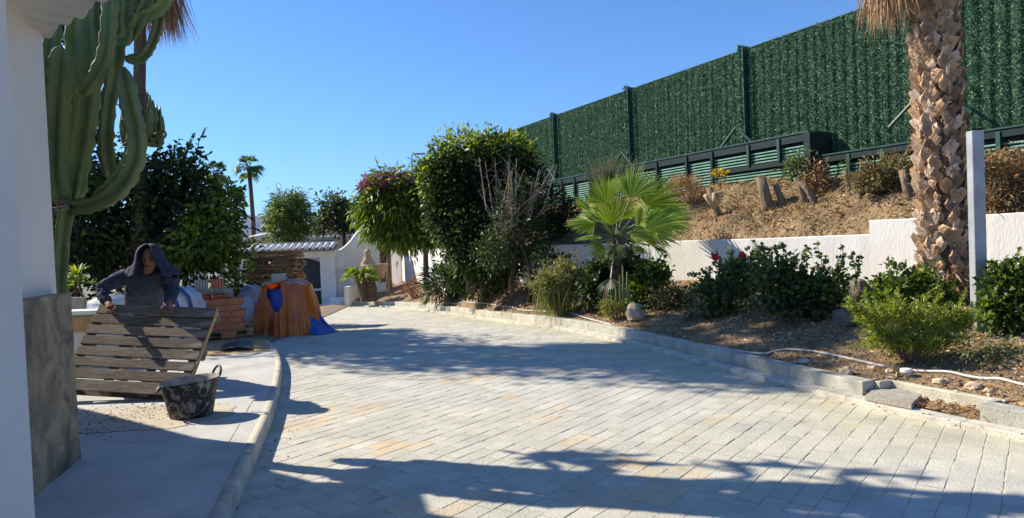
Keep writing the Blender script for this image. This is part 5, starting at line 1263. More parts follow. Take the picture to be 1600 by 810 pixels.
# trees by the bungalow
Y = 31; plant('bushy_tree', 'round bright green bushy tree behind the gate roof', 'tree', (W(450, 400, Y).x, Y, gz(Y)), pxblobs([(450, 330, 30, 24), (448, 355, 28, 26), (432, 345, 16, 28), (466, 345, 16, 28), (450, 315, 24, 14)], Y, .9), 6500, .28, .045, G1+GB[:2]+GD[:2], None,
      trunks=[(trunk_pts(450, 420, 450, 360, Y, 3, .04, gz(Y)), [.14, .12, .1, .09])], nb=14, br=.05, clump=.3, per=20, droop=.5, sprig=(50, .5, 10))
Y = 34; plant('loose_tree', 'loose dark olive-coloured tree behind the curved wall', 'tree', (W(535, 400, Y).x, Y, gz(Y)), pxblobs([(525, 335, 24, 24), (545, 345, 18, 26), (502, 350, 16, 18), (515, 318, 14, 12), (540, 322, 10, 10)], Y, .9), 3000, .20, .10, GD+DRY[3:]+G1[:1], None,
      trunks=[(trunk_pts(540, 410, 537, 355, Y, 3, .04, gz(Y)), [.12, .1, .09, .08])], nb=18, br=.04, bm='dark_bark', clump=.3, per=12)
# mountain
mb = MB(); vs = []; fs = []; prof = [(0, 0), (150, .25), (300, .45), (345, .62), (372, .80), (390, .92), (400, .95), (415, .90), (440, .75), (480, .55), (560, .42), (700, .3), (900, .2), (1200, 0)]
D0 = 7000; hs = []
for i in range(90):
    px = -200+1500*i/89; h = np.interp(px, [p[0] for p in prof], [p[1] for p in prof]); x = (px-800)/FPX*D0
    hh = h*74/FPX*D0*(1+.08*nz(px*.01, 1, 3))
    for j, (dy, f) in enumerate(((-1400, -.2), (-900, .18), (-450, .55), (0, 1.0), (700, .5), (1500, -.2))):
        vs.append((x*(D0+dy)/D0, D0+dy, -60+hh*f*(1+.18*nz(px*.03, dy*.002, 1))))
for i in range(89):
    for j in range(5): fs.append((i*6+j, (i+1)*6+j, (i+1)*6+j+1, i*6+j+1))
mb.add(vs, fs); struct(mb.build('mountain', 'mountain', None, True))
# the air between here and the mountain
hz = bpy.data.materials.new('haze_air'); hz.use_nodes = True; hN = hz.node_tree.nodes; hN.remove(hN['Principled BSDF']); pv = hN.new('ShaderNodeVolumePrincipled')
pv.inputs['Color'].default_value = (.42, .62, 1, 1); pv.inputs['Density'].default_value = .00005; hz.node_tree.links.new(pv.outputs[0], hN['Material Output'].inputs['Volume']); MAT['haze_air'] = hz
mb = MB(); mb.box(0, 1500, 190, 24000, 24000, 720); stuff(mb.build('haze', 'haze_air'))

def smear(name, a, b, sc_, lo_, hi_):
    m = mat(name, a, .55, nscale=sc_, col2=a); N = m.node_tree.nodes
    for n_ in N:
        if n_.type == 'MIX': n_.inputs['A'].default_value = (*a, 1); n_.inputs['B'].default_value = (*b, 1)
        if n_.type == 'MAP_RANGE': n_.inputs[1].default_value = lo_; n_.inputs[2].default_value = hi_
        if n_.type == 'TEX_NOISE': n_.inputs['Distortion'].default_value = 1.4; n_.inputs['Roughness'].default_value = .72
    m2 = [n_ for n_ in N if n_.type == 'MIX'][0]; m2.inputs[6].default_value = (*a, 1); m2.inputs[7].default_value = (*b, 1)
smear("tub_plastic", (.018, .018, .019), (.32, .31, .29), 9, .50, .66)
# ------------------------------------------------------------------ building site: bricks on a pallet
def brick_mesh(name, L_, D_, H_, m, ribs=3, depth=.006, gw=.06):
    """hollow clay brick: grooved long faces, flat dark patches for the shaded holes at the ends (length along X)"""
    mb = MB(); prof = []
    n = ribs
    def side(y, sg):
        out = []
        for k in range(n):
            z0 = -H_/2+H_*(k+gw)/n; z1 = -H_/2+H_*(k+1-gw)/n
            out += [(y-sg*depth, z0-H_*gw*.7/n), (y, z0), (y, z1), (y-sg*depth, z1+H_*gw*.7/n)]
        return out
    a = side(D_/2, 1); b = side(-D_/2, -1)[::-1]; prof = a+b; k = len(prof)
    vs = [(-L_/2, y, z) for y, z in prof]+[(L_/2, y, z) for y, z in prof]
    fs = [(i, (i+1) % k, k+(i+1) % k, k+i) for i in range(k)]+[tuple(range(k-1, -1, -1)), tuple(range(k, 2*k))]
    mb.add(vs, fs)
    me = bpy.data.meshes.new(name); me.from_pydata(mb.v, [], mb.f)
    nf0 = len(mb.f)
    vv = list(mb.v); ff = list(mb.f); mi = [0]*nf0
    for x in (-L_/2-.001, L_/2+.001):  # dark quads on the end faces paint the shade inside the holes
        for r_ in range(2):
            for c_ in range(3):
                y0 = -D_/2+D_*(c_+.16)/3; y1 = y0+D_*.68/3; z0 = -H_/2+H_*(r_+.16)/2; z1 = z0+H_*.68/2; b_ = len(vv)
                vv += [(x, y0, z0), (x, y1, z0), (x, y1, z1), (x, y0, z1)]; ff.append((b_, b_+1, b_+2, b_+3)); mi.append(1)
    me = bpy.data.meshes.new(name); me.from_pydata(vv, [], ff); me.materials.append(MAT[m]); me.materials.append(MAT['hole_shade']); me.polygons.foreach_set('material_index', mi)
    a_ = me.attributes.new('Col', 'FLOAT_COLOR', 'FACE'); a_.data.foreach_set('color', [1.0]*4*len(ff)); me.update(); return me
def place(me, name, loc, rz=0, label=None, cat=None, group=None, ry=0, rx=0, m=None):
    o = bpy.data.objects.new(name, me); C.objects.link(o); o.location = loc; o.rotation_euler = (rx, ry, rz); tag(o, label, cat, group); return o
def pallet(name, c, rz, lx, ly, label, mat_='new_wood', nb=5, group=None, h=.12):
    t = thing(name, c, label, 'pallet', group); rot = Matrix.Rotation(rz, 3, 'Z'); c = Vector(c)
    def b(x, y, z, sx, sy, sz, nm):
        p = rot @ Vector((x, y, z))+c; mb = MB(); mb.box(p.x, p.y, p.z, sx, sy, sz, rot, bev=.003); mb.build(nm, mat_, t)
    for k in range(nb): b(0, -ly/2+ly*(k+.5)/nb, h-.01, lx, ly/nb*.72, .02, 'top_board')
    for x in (-lx/2+.06, 0, lx/2-.06):
        b(x, 0, h-.031, .09, ly, .02, 'cross_board')
        for y in (-ly/2+.07, 0, ly/2-.07): b(x, y, h-.08, .10, .10, .075, 'block')
    for y in (-ly/2+.07, 0, ly/2-.07): b(0, y, .012, lx, .09, .02, 'bottom_board')
    return t
bz = .11; B0 = W(349, 524, 11.55); bx, by = B0.x, 11.75
pallet('brick_pallet', (bx+.02, by, bz), .03, .95, .62, 'small light wooden pallet carrying the red brick stack')
red = brick_mesh('clay_brick', .245, .115, .100, 'brick_red'); bw = .250; bh_ = .105
ON = ('bottom', 'second', 'third', 'fourth', 'top'); CO = ('left', 'middle', 'right'); RO = ('front', 'second', 'third', 'rear')
for r_ in range(5):
    sh = (.0, -.03, .02, -.02, .03)[r_]; sh = sh-(.05 if r_ >= 3 else 0)
    for i in range(3):
        for j in range(4):
            if 0 < j < 3 and 0 < i < 2 and r_ < 4: continue
            place(red, 'clay_brick', (bx+(i-1)*bw+sh+random.gauss(0, .005), by-.19+j*.122+random.gauss(0, .005), bz+.122+bh_*(r_+.5)), random.gauss(0, .012), '%s brick of the %s row, %s course of the red brick stack' % (CO[i], RO[j], ON[r_]), 'brick', 'red bricks stacked on the small pallet')
zt_ = bz+.122+bh_*5
k_ = by/FPX
for (px, w_, rz_) in ((320, 'leftmost', 1.5), (328, 'second from the left', 1.57), (343, 'third from the left', 1.6), (352, 'rightmost', 1.5)):
    place(red, 'clay_brick', (W(px, 460, by-.1).x, by-.08, zt_+.055), rz_, '%s of four loose red bricks atop the brick stack' % w_, 'brick', 'loose red bricks on top of the stack')
place(red, 'clay_brick', (W(347, 520, by-.5).x, by-.44, bz+.06), .05, 'single red brick on the ground in front of the small pallet', 'brick')
for j in range(2):
    place(red, 'clay_brick', (bx+.49, by+.02+.13*j, bz+.122+bh_*(.5+j*0)), 1.57, '%s red brick jutting at the right foot of the brick stack' % ('front', 'back')[j], 'brick', 'bricks at the right foot of the stack')
grey = brick_mesh('concrete_block', .34, .17, .17, 'block_grey', 2, .003)
for px, lab, rz_ in ((329, 'left grey concrete block on top of the brick stack', .03), (361, 'right grey concrete block on top of the brick stack', -.04)):
    place(grey, 'concrete_block', (W(px, 455, by+.12).x, by+.13, zt_+.086), rz_, lab, 'block')
rib1 = brick_mesh('ribbed_brick', .16, .115, .215, 'brick_pale', 5, .035, .14); rib2 = brick_mesh('ribbed_brick', .16, .115, .215, 'brick_red', 5, .035, .14)
place(rib1, 'ribbed_brick', (W(330, 440, by+.12).x, by+.13, zt_+.172+.08), 0, 'pale ribbed hollow brick standing on the left grey block', 'brick', ry=math.pi/2)
place(rib2, 'ribbed_brick', (W(353, 440, by+.12).x, by+.13, zt_+.172+.08), 0, 'orange ribbed hollow brick standing on the right grey block', 'brick', ry=math.pi/2)

# turn the whole brick stack so that its long front faces up the drive
_piv = Vector((bx, by, 0)); _rot = Matrix.Translation(_piv+Vector((-.10, 0, 0))) @ Matrix.Rotation(R(21), 4, 'Z') @ Matrix.Translation(-_piv)
for o_ in list(C.objects):
    if o_.parent is None and (o_.name.startswith(('clay_brick', 'concrete_block', 'ribbed_brick', 'brick_pallet'))):
        o_.matrix_basis = _rot @ o_.matrix_basis
# tarpaulins --------------------------------------------------------------
Tc = W(451, 500, 12.75); tz0 = gz(12.6)+.015
def drape(rx, ry, h, pleat, seed, n=150, rows=22, cx=0, cy=0, flare=.12, cut=None, power=2.6, top_noise=.03):
    rnd_ = random.Random(seed); ph = [rnd_.uniform(0, 6.28) for _ in range(8)]; fr = [5, 9, 15, 22, 31, 3, 7, 12]
    vs = []; fs = []
    for r_ in range(rows+7):
        if r_ < 7: s_ = (r_/7)*.78; zz = h+.05*(1-s_)**.7; w_ = 0
        else:
            t = (r_-7)/(rows-1); s_ = .78+.22*min(1, t*1.6)**.7+flare*t**2.2; zz = h*(1-t) if t > .06 else h*(1-t*.6); w_ = t
        for q in range(n):
            a = 2*math.pi*q/n; c_, sn = math.cos(a), math.sin(a); sup = (abs(c_)**power+abs(sn)**power)**(-1/power)
            pl_ = sum(math.sin(fr[k]*a+ph[k]+.6*math.sin(2*a+ph[k]))*(.7, .8, .9, .8, .8, .7, .9, .8)[k] for k in range(8))/3.5
            rr = s_*sup*(1+pleat*w_**.7*pl_) ; lump = top_noise*noise.noise(Vector((c_*s_*3+seed, sn*s_*3, r_*.1))); rr *= 1+.035*noise.noise(Vector((c_*2.5+seed, sn*2.5, zz*3)))+.018*noise.noise(Vector((c_*7, sn*7+seed, zz*9)))*min(1, w_*4)
            vs.append((Tc.x+cx+c_*rx*rr, 12.75+cy+sn*ry*rr, tz0+max(.006, zz+lump*(1-w_)+.012*pl_*w_)))
    for r_ in range(rows+6):
        for q in range(n):
            a = 2*math.pi*(q+.5)/n
            if cut and cut(a, r_-7, rows): continue
            fs.append((r_*n+q, r_*n+(q+1) % n, (r_+1)*n+(q+1) % n, (r_+1)*n+q))
    mb = MB(); mb.add(vs, fs); mb.add([vs[q] for q in range(n)], [tuple(range(n))]); return mb
mb = drape(.46, .44, 0.84, .04, 3, cx=.015, top_noise=.05); o = mb.build('blue_tarpaulin', 'blue_tarp', None, True); tag(o, 'blue tarpaulin showing through the gap and at the right foot of the orange one', 'tarpaulin')
# flared blue skirt spreading on the paving at the right
vs = []; fs = []; n = 26
for r_ in range(14):
    t = r_/13
    for q in range(n):
        a = -.78+1.7*q/(n-1); rr = .44+.36*t**1.7*(.75+.35*math.cos(a+.25))+.03*math.sin(9*a)*t+.015*math.sin(17*a); zz = .62*(1-t)**1.2
        vs.append((Tc.x+.03+math.cos(a)*rr, 12.75+math.sin(a)*rr*.95, tz0+max(.008, zz+.02*math.sin(11*a+3*t)*t*(1-t)*4)))
for r_ in range(13):
    for q in range(n-1): fs.append((r_*n+q, r_*n+q+1, (r_+1)*n+q+1, (r_+1)*n+q))
mb = MB(); mb.add(vs, fs); mb.build('spread_hem', 'blue_tarp', o, True)
def gap(a, r_, rows):
    t = r_/rows; c0_ = 4.45+.50*t
    return r_ >= -2 and abs(a-c0_) < .30*max(0, 1-((t-.12)/.36)**2)**.5
mb = drape(.53, .52, 0.94, .12, 11, cx=0, flare=.13, cut=gap, top_noise=.06); o = mb.build('orange_tarpaulin', 'orange_tarp', None, True)
tag(o, 'crumpled orange tarpaulin draped over a waist-high load beside the bricks', 'tarpaulin')
blk = brick_mesh('paving_block', .26, .2, .16, 'brick_pale', 4, .006); place(blk, 'paving_block', (W(437, 440, 12.55).x, 12.55, tz0+.94+.11), .15, 'pale pinkish block weighing down the orange tarpaulin', 'block')
# timber stack in front of the gate ---------------------------------------------
Yt = 14.9; tx = W(437, 450, Yt).x; tz = gz(Yt)+.03; hL = .118; nl = 14; wd = 1.06
for k in range(nl):
    z = tz+k*hL; ox = random.gauss(0, .022); top_ = k == nl-1
    t = thing('timber_layer', (tx+ox, Yt, z), 'topmost layer of the tall brown timber stack before the gate' if top_ else 'rough brown timber layer, %s from the top of the stack before the gate' % ('first second third fourth fifth sixth seventh eighth ninth tenth eleventh twelfth thirteenth lowest'.split()[nl-1-k]), 'timber', None if top_ else 'timber layers stacked before the gate')
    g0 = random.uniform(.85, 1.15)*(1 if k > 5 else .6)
    for (zz, hh) in ((.028, .045), (.082, .050)):
        for j, y in enumerate((-.48, -.28, -.08, .12)):
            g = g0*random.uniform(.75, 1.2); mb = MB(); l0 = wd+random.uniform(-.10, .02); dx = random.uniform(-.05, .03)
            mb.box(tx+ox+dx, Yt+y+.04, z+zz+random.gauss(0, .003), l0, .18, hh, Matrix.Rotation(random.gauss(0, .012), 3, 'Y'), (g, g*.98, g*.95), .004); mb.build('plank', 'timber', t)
# white and blue bulk bags ------------------------------------------------------
def bag(name, c, rx, ry, h, m, label, seed, straps=None, print_=None):
    t = thing(name, c, label, 'bag'); bm = bmesh.new(); bmesh.ops.create_icosphere(bm, subdivisions=4, radius=1)
    for v in bm.verts:
        d = v.co.normalized(); s_ = 1+.16*noise.noise(d*1.6+Vector((seed, 0, 0)))+.08*noise.noise(d*4+Vector((seed, 3, 0)))+.035*abs(noise.noise(d*9+Vector((seed, 5, 0))))*2
        sq = (abs(d.x)**3.5+abs(d.y)**3.5+abs(d.z)**3.5)**(-1/3.5)
        v.co = Vector((d.x*sq*rx*s_, d.y*sq*ry*s_, h/2+d.z*sq*h/2*s_))
    bm.verts.index_update(); mb = MB(); mb.add([v.co+Vector(c) for v in bm.verts], [tuple(v.index for v in f.verts) for f in bm.faces]); bm.free(); mb.build('sack', m, t, True)
    for s_ in (straps or []):
        mb = MB(); mb.tube([Vector(c)+Vector(p) for p in s_], .028, 6); mb.build('strap', 'blue_strap', t, True)
    if print_:
        (x, y, z, sx, sz) = print_; n = 8; vs = []
        for i in range(n+1):
            for j in (0, 1): vs.append((c[0]+x-sx/2+sx*i/n, c[1]+y-.02*math.sin(i*1.3), c[2]+z-sz/2+sz*j+.01*math.sin(i)))
        mb = MB(); mb.add(vs, [(i*2, i*2+2, i*2+3, i*2+1) for i in range(n)]); mb.build('print_band', 'red_print', t)
def bg_at(px, Y): return (W(px, 480, Y).x, Y, gz(Y)+.08)
bag('bulk_bag', bg_at(284, 10.4), .27, .32, .93, 'white_bag', 'white bulk bag with blue straps and a red print between the worker and the bricks', 4.2, [[(.03, -.28, .90), (.10, -.34, .7), (.14, -.35, .3), (.14, -.33, .0)], [(.03, -.28, .90), (.14, -.3, .95), (.24, -.28, .82), (.27, -.26, .65)]], (-.03, -.335, .60, .36, .13))
bag('bulk_bag', bg_at(262, 11.2), .4, .4, .92, 'blue_bag', 'bluish bulk bag behind the white one', 9.1, [[(-.3, -.38, .9), (-.1, -.44, .82), (.2, -.42, .95)]])
bag('bulk_bag', bg_at(190, 10.6), .5, .4, .88, 'white_bag', 'white crumpled bulk bag seen under the left arm of the worker', 2.4)
bag('bulk_bag', bg_at(150, 10.2), .34, .35, .72, 'blue_bag', 'blue and white sack at the left behind the low ochre wall', 6.6)
bag('rubble_sack', bg_at(389, 12.7), .17, .25, .62, 'white_bag', 'white rubble sack between the brick stack and the orange tarpaulin', 1.3)
bag('rubble_sack', bg_at(393, 13.6), .2, .2, .85, 'blue_bag', 'pale sack standing behind the rubble sack, next to the timber stack', 7.7)
a_ = W(119, 476, 9.4); mb = MB(); mb.box(a_.x, 9.4, .5, .22, .05, 1.0, Matrix.Rotation(.05, 3, 'Y'), bev=.005); tag(mb.build('grey_panel', 'block_grey'), 'small upright grey panel beside the pillar above the ochre wall', 'panel')
# low ochre wall behind the pallet
x0, x1 = W(60, 490, 8.8).x, W(196, 490, 8.8).x
lw = thing('formwork_wall', ((x0+x1)/2, 8.9, .12), 'low ochre-faced wall with a white top edge behind the pallet and pillar', 'wall')
mb = MB(); mb.box((x0+x1)/2, 8.9, .46, x1-x0, .2, .70); mb.build('wall_body', 'concrete', lw)
mb = MB(); mb.box((x0+x1)/2, 8.78, .68, x1-x0-.02, .03, .20, bev=.003); mb.build('ochre_board', 'new_wood', lw)
mb = MB(); mb.box((x0+x1)/2, 8.88, .835, x1-x0+.04, .30, .05, bev=.004); mb.build('top_edge', 'white_wall', lw)
# ochre earth strip, dark sheet, rubble
vs = []; fs = []; n = 26
A_ = [G(120, 566, .14), G(430, 549, .13), G(415, 528, .13), G(120, 545, .14)]
for i in range(n):
    for j in range(9):
        s_, t_ = i/(n-1), j/8; p = A_[0].lerp(A_[1], s_).lerp(A_[3].lerp(A_[2], s_), t_); e = math.sin(math.pi*min(1, max(0, t_)))*min(1, 8*(1-s_)); vs.append((p.x, p.y+.08*nz(p.x, 3, 2), .115+.05*e+.03*nz(p.x, p.y, 3)*e))
for i in range(n-1):
    for j in range(8): fs.append((i*9+j, (i+1)*9+j, (i+1)*9+j+1, i*9+j+1))
mb = MB(); mb.add(vs, fs); stuff(mb.build('sand_strip', 'new_wood', None, True)); 
bpy.data.objects['sand_strip'].data.materials[0] = mat('ochre_sand', (.48, .33, .17), .95, nscale=4, amt=.2, bump=1, bscale=30, bdist=.04)
vs = []; fs = []
q0 = G(344, 549, .15); q1 = G(392, 546, .15); q2_ = G(396, 536, .15); q3 = G(350, 538, .15)
for i in range(14):
    for j in range(7):
        s_, t_ = i/13, j/6; p = q0.lerp(q1, s_).lerp(q3.lerp(q2_, s_), t_); vs.append((p.x, p.y, .16+.03*abs(noise.noise(Vector((p.x*7, p.y*3, 0))))+.025*math.sin(3*s_)))
for i in range(13):
    for j in range(6): fs.append((i*7+j, (i+1)*7+j, (i+1)*7+j+1, i*7+j+1))
mb = MB(); mb.add(vs, fs); tag(mb.build('plastic_sheet', 'dark_sheet', None, True), 'crumpled dark plastic sheet on the sand in front of the brick pallet', 'sheet')
# crumbs of mortar and earth on the patio
def chips(n, cen, spread, smin, smax, cols, name, z=.122, m='litter'):
    V = []; F_ = []; cc_ = []; oct_ = np.array([(1, 0, 0), (0, 1, 0), (-1, 0, 0), (0, -1, 0), (0, 0, 1)], float); fo = np.array([(0, 1, 4), (1, 2, 4), (2, 3, 4), (3, 0, 4)])
    for k in range(n):
        c = random.choice(cen); x = random.gauss(c[0], spread[0]); y = random.gauss(c[1], spread[1]); s_ = random.uniform(smin, smax)*(1 if random.random() < .9 else 1.8)
        if y > 9.8: continue
        v = oct_*np.array([s_*random.uniform(.6, 1.3), s_*random.uniform(.6, 1.3), s_*.7]); a = random.random()*6.28; R_ = np.array([[math.cos(a), -math.sin(a), 0], [math.sin(a), math.cos(a), 0], [0, 0, 1]]); v = v@R_.T+np.array([x, y, z]); b = len(V)*5; V.append(v); F_.append(fo+b); g = random.uniform(.7, 1.2); cc_ += [[q*g for q in random.choice(cols)]]*4
    return stuff(npmesh(name, np.concatenate(V), np.concatenate(F_), np.array(cc_), m))
d0 = G(190, 650, .12); d1 = G(150, 665, .12); d2 = G(240, 640, .12)
chips(900, [(d0.x, d0.y), (d1.x, d1.y), (d2.x, d2.y)], (.32, .22), .003, .011, [(.42, .34, .24), (.30, .22, .14), (.55, .48, .38), (.24, .11, .05)], 'rubble_crumbs')
chips(500, [tuple(p) for p in pedge[::3]], (.12, .12), .002, .009, [(.20, .16, .12), (.3, .25, .18), (.4, .36, .3)], 'kerb_grit', z=.004)
mb = MB(); vs = []; n = 40; cen_ = G(185, 655, .12)
for i in range(n):
    a = 6.283*i/n; r_ = 1+.35*noise.noise(Vector((math.cos(a)*2, math.sin(a)*2, 1))); vs.append((cen_.x+math.cos(a)*1.0*r_, cen_.y+math.sin(a)*.45*r_, .122))
mb.add(vs, [tuple(range(n))]); stuff(mb.build('mortar_dust', 'skim'))

# mortar tub ---------------------------------------------------------------
tc_ = G(299, 650, .12); tb = thing('rubble_tub', (tc_.x, tc_.y, .122), 'black flexible tub smeared with dried mortar on the patio', 'tub')
vs = []; fs = []; n = 40; prof = [(.155, 0), (.165, .006), (.176, .06), (.196, .18), (.214, .285), (.226, .305), (.222, .315), (.208, .30), (.190, .18), (.168, .05), (.10, .045), (0, .045)]
sq = [1.06, .97]
for (r_, z) in prof:
    for q in range(n):
        a = 6.283*q/n; w_ = 1+.04*math.cos(2*a)*(z/.3); rim = .018*math.cos(a-.5)*(z/.3); vs.append((tc_.x+math.cos(a)*r_*sq[0]*w_, tc_.y+math.sin(a)*r_*sq[1]*w_, .122+z+rim))
for i in range(len(prof)-1):
    for q in range(n): fs.append((i*n+q, i*n+(q+1) % n, (i+1)*n+(q+1) % n, (i+1)*n+q))
mb = MB(); mb.add(vs[:6*n+n], [f for f in fs[:6*n]]); mb.build('shell', 'tub_plastic', tb, True)
mb = MB(); mb.add(vs, fs[6*n:]+[tuple(range(n-1, -1, -1))]); mb.build('mortar_lining', 'cement_dust', tb, True)
for a, lift in ((.75, .075), (3.6, -.05)):
    c = Vector((tc_.x+math.cos(a)*.222, tc_.y+math.sin(a)*.215, .122+.305+.018*math.cos(a-.5))); tdir = Vector((-math.sin(a), math.cos(a), 0)); od = Vector((math.cos(a), math.sin(a), 0)); P_ = []
    for q in range(13):
        s_ = q/12; h_ = math.sin(math.pi*s_); P_.append(c+tdir*(.085*math.cos(math.pi*s_))+od*(.03*h_+.004)+Vector((0, 0, lift*h_)))
    mb = MB(); mb.tube(P_, .011, 8); mb.build('handle', 'black_plastic', tb, True)

# pallet held upright -----------------------------------------------------------
u = Vector((.985, -.06, -.075)).normalized(); v = Vector((.10, .62, .78)); v = (v-u*v.dot(u)).normalized(); nrm = u.cross(v); nrm = nrm if nrm.y < 0 else -nrm
O = W(286, 619, 6.52); O.z = max(O.z, .128); LU, LV = 1.27, 1.0; O2 = O-u*LU
hp = thing('wooden_pallet', tuple(O), 'large weathered grey wooden pallet tilted on edge by the worker', 'pallet')
Rm = Matrix((u, nrm.cross(u)*1.0, nrm)).transposed(); 
if Rm.determinant() < 0: Rm = Matrix((u, u.cross(nrm), nrm)).transposed()
Rm = Matrix((u, v, u.cross(v))).transposed(); ns = 1 if u.cross(v).dot(nrm) > 0 else -1
def pb_(a, b, w_, su, sv, sw, nm, m='old_wood', g=1.0, bev=.003):
    c = O2+u*a+v*b+nrm*w_; mb = MB(); mb.box(c.x, c.y, c.z, su, sv, sw, Rm @ Matrix.Rotation(random.gauss(0, .004), 3, 'Z'), (g, g, g*.98), bev); mb.build(nm, m, hp)
nB = 8; z_ = .0
for k in range(nB):
    w_ = (.118, .105, .095, .10, .10, .098, .102, .11)[k]; c = LV*(k+.5)/nB
    pb_(LU/2+random.gauss(0, .004), c, .0, LU, w_, .020, 'deck_board', g=(1.05, .9, 1.0, 1.1, .85, 1.15, .9, 1.2)[k])
for i, a in enumerate((.055, LU*.36, LU*.66, LU-.05)):
    pb_(a, LV/2, -.022, .09, LV, .02, 'cross_board', g=.8)
    for b in (.06, LV/2, LV-.06): pb_(a, b, -.075, .10, .11, .082, 'block', g=.8)
for b in (.06, LV/2, LV-.06): pb_(LU/2, b, -.128, LU, .10, .02, 'bottom_board', g=.8)
pb_(LU+.006, LV/2, -.02, .014, LV, .05, 'lit_edge_strip', 'new_wood')  # yellower wood colour stands in for sunlight on the outer stringer
for k in range(nB):
    for a in (.055, LU*.36, LU*.66, LU-.05):
        pass

# the worker -------------------------------------------------------------------
def skin(name, chains, m, parent=None, sub=2, root=(0, 0)):
    """chains: list of lists of (x,y,z,r[,r2]); a joint given by key string reuses a vertex"""
    vs = []; es = []; rs = []; keys = {}
    for ch in chains:
        prev = None
        for it in ch:
            if isinstance(it, str): i = keys[it]
            else:
                p, r = it[0], it[1]; i = len(vs); vs.append(tuple(p)); rs.append(r if isinstance(r, tuple) else (r, r))
                if len(it) > 2: keys[it[2]] = i
            if prev is not None and prev != i: es.append((prev, i))
            prev = i
    me = bpy.data.meshes.new(name); me.from_pydata(vs, es, []); o = bpy.data.objects.new(name, me); C.objects.link(o)
    md = o.modifiers.new('skin', 'SKIN'); md.use_smooth_shade = True; md.branch_smoothing = .3
    for i, r in enumerate(rs): me.skin_vertices[0].data[i].radius = r
    me.skin_vertices[0].data[0].use_root = True
    s2 = o.modifiers.new('sub', 'SUBSURF'); s2.levels = sub; s2.render_levels = sub
    dg = bpy.context.evaluated_depsgraph_get(); me2 = bpy.data.meshes.new_from_object(o.evaluated_get(dg)); bpy.data.objects.remove(o)
    me2.materials.clear(); me2.materials.append(MAT[m]); me2.polygons.foreach_set('use_smooth', [True]*len(me2.polygons))
    me2.name = name; return link(name, me2, parent)
WK = lambda px, py, Y: W(px, py, Y-.05)
Yp_ = 7.6; kp = Yp_/FPX
feetL = Vector((W(200, 580, 7.9).x, 7.86, .19)); feetR = Vector((W(258, 580, 7.7).x, 7.7, .19))
wk = thing('person', ((feetL.x+feetR.x)/2, 7.8, .12), 'worker in a dark hooded top bending forward and holding up the wooden pallet', 'person')
pel = WK(224, 503, 7.95); hipL = WK(211, 505, 7.95); hipR = WK(238, 505, 7.95)
sp1 = WK(224, 478, 7.78); sp2 = WK(225, 453, 7.58); ch_ = WK(227, 434, 7.42); nk = WK(231, 424, 7.32); hd0 = WK(233, 416, 7.25); hd1 = WK(234, 404, 7.2)
shL = WK(199, 430, 7.45); shR = WK(257, 431, 7.42); elL = WK(157, 453, 7.32); elR = WK(269, 453, 7.38); wrL = WK(168, 474, 7.16); wrR = WK(264, 474, 7.14)
knL = (hipL+feetL)/2+Vector((0, -.12, .04)); knR = (hipR+feetR)/2+Vector((.02, -.14, .04)); hdL = WK(173, 481, 7.08); hdR = WK(264, 481, 7.04)
body = skin('body', [[(pel, (.14, .11), 'p'), (sp1, (.135, .10)), (sp2, (.14, .105)), (ch_, (.15, .11), 'c'), (nk, .06), (hd0, .062), (hd1, .06)],
    ['c', (shL, .062), (elL, .045), (wrL, .030), (hdL, (.038, .024))], ['c', (shR, .062), (elR, .045), (wrR, .030), (hdR, (.038, .024))],
    ['p', (hipL, .09), (knL, .062), (feetL, .045)], ['p', (hipR, .09), (knR, .062), (feetR, .045)]], 'skin', wk)
# head with a face, merged into the body mesh
def add_head(o):
    bm = bmesh.new(); bm.from_mesh(o.data); fc = (EYE-hd1); fc.z -= .25; fwd = Vector((fc.x+.9, fc.y, -1.6)).normalized(); fwd = Vector((.18, -.93, -.30)).normalized()
    right = fwd.cross(Vector((0, 0, 1))).normalized(); up = right.cross(fwd)
    tmp = bmesh.new(); bmesh.ops.create_icosphere(tmp, subdivisions=4, radius=1)
    for v_ in tmp.verts:
        d = v_.co.normalized(); x, y, z = d.x, d.y, d.z      # y = forward, z = up
        r = Vector((x*.074, y*.092, z*.115))
        if z < 0: r.x *= 1-.28*(-z)**1.5
        f_ = max(0, y)
        nose = math.exp(-((x/.13)**2))*math.exp(-(((z+.12)/.20)**2))*f_; r.y += .024*nose*(1 if z > -.3 else .3)
        eye = (math.exp(-(((abs(x)-.38)/.16)**2))*math.exp(-(((z-.06)/.11)**2)))*f_; r.y -= .012*eye
        brow = math.exp(-(((z-.24)/.08)**2))*math.exp(-((x/.6)**2))*f_; r.y += .006*brow
        mouth = math.exp(-((x/.28)**2))*math.exp(-(((z+.50)/.05)**2))*f_; r.y -= .005*mouth
        lips = math.exp(-((x/.28)**2))*(math.exp(-(((z+.44)/.04)**2))+math.exp(-(((z+.56)/.04)**2)))*f_; r.y += .005*lips
        ear = math.exp(-(((abs(x)-.98)/.08)**2))*math.exp(-(((z)/.22)**2))*math.exp(-((y/.25)**2)); r.x += .018*ear*(1 if x > 0 else -1)
        v_.co = hd1+right*r.x+fwd*r.y+up*r.z
    me = bpy.data.meshes.new('t'); tmp.to_mesh(me); tmp.free(); bm.from_mesh(me); bpy.data.meshes.remove(me)
    return bm, fwd, right, up
bm, fwd, right, up = add_head(body)
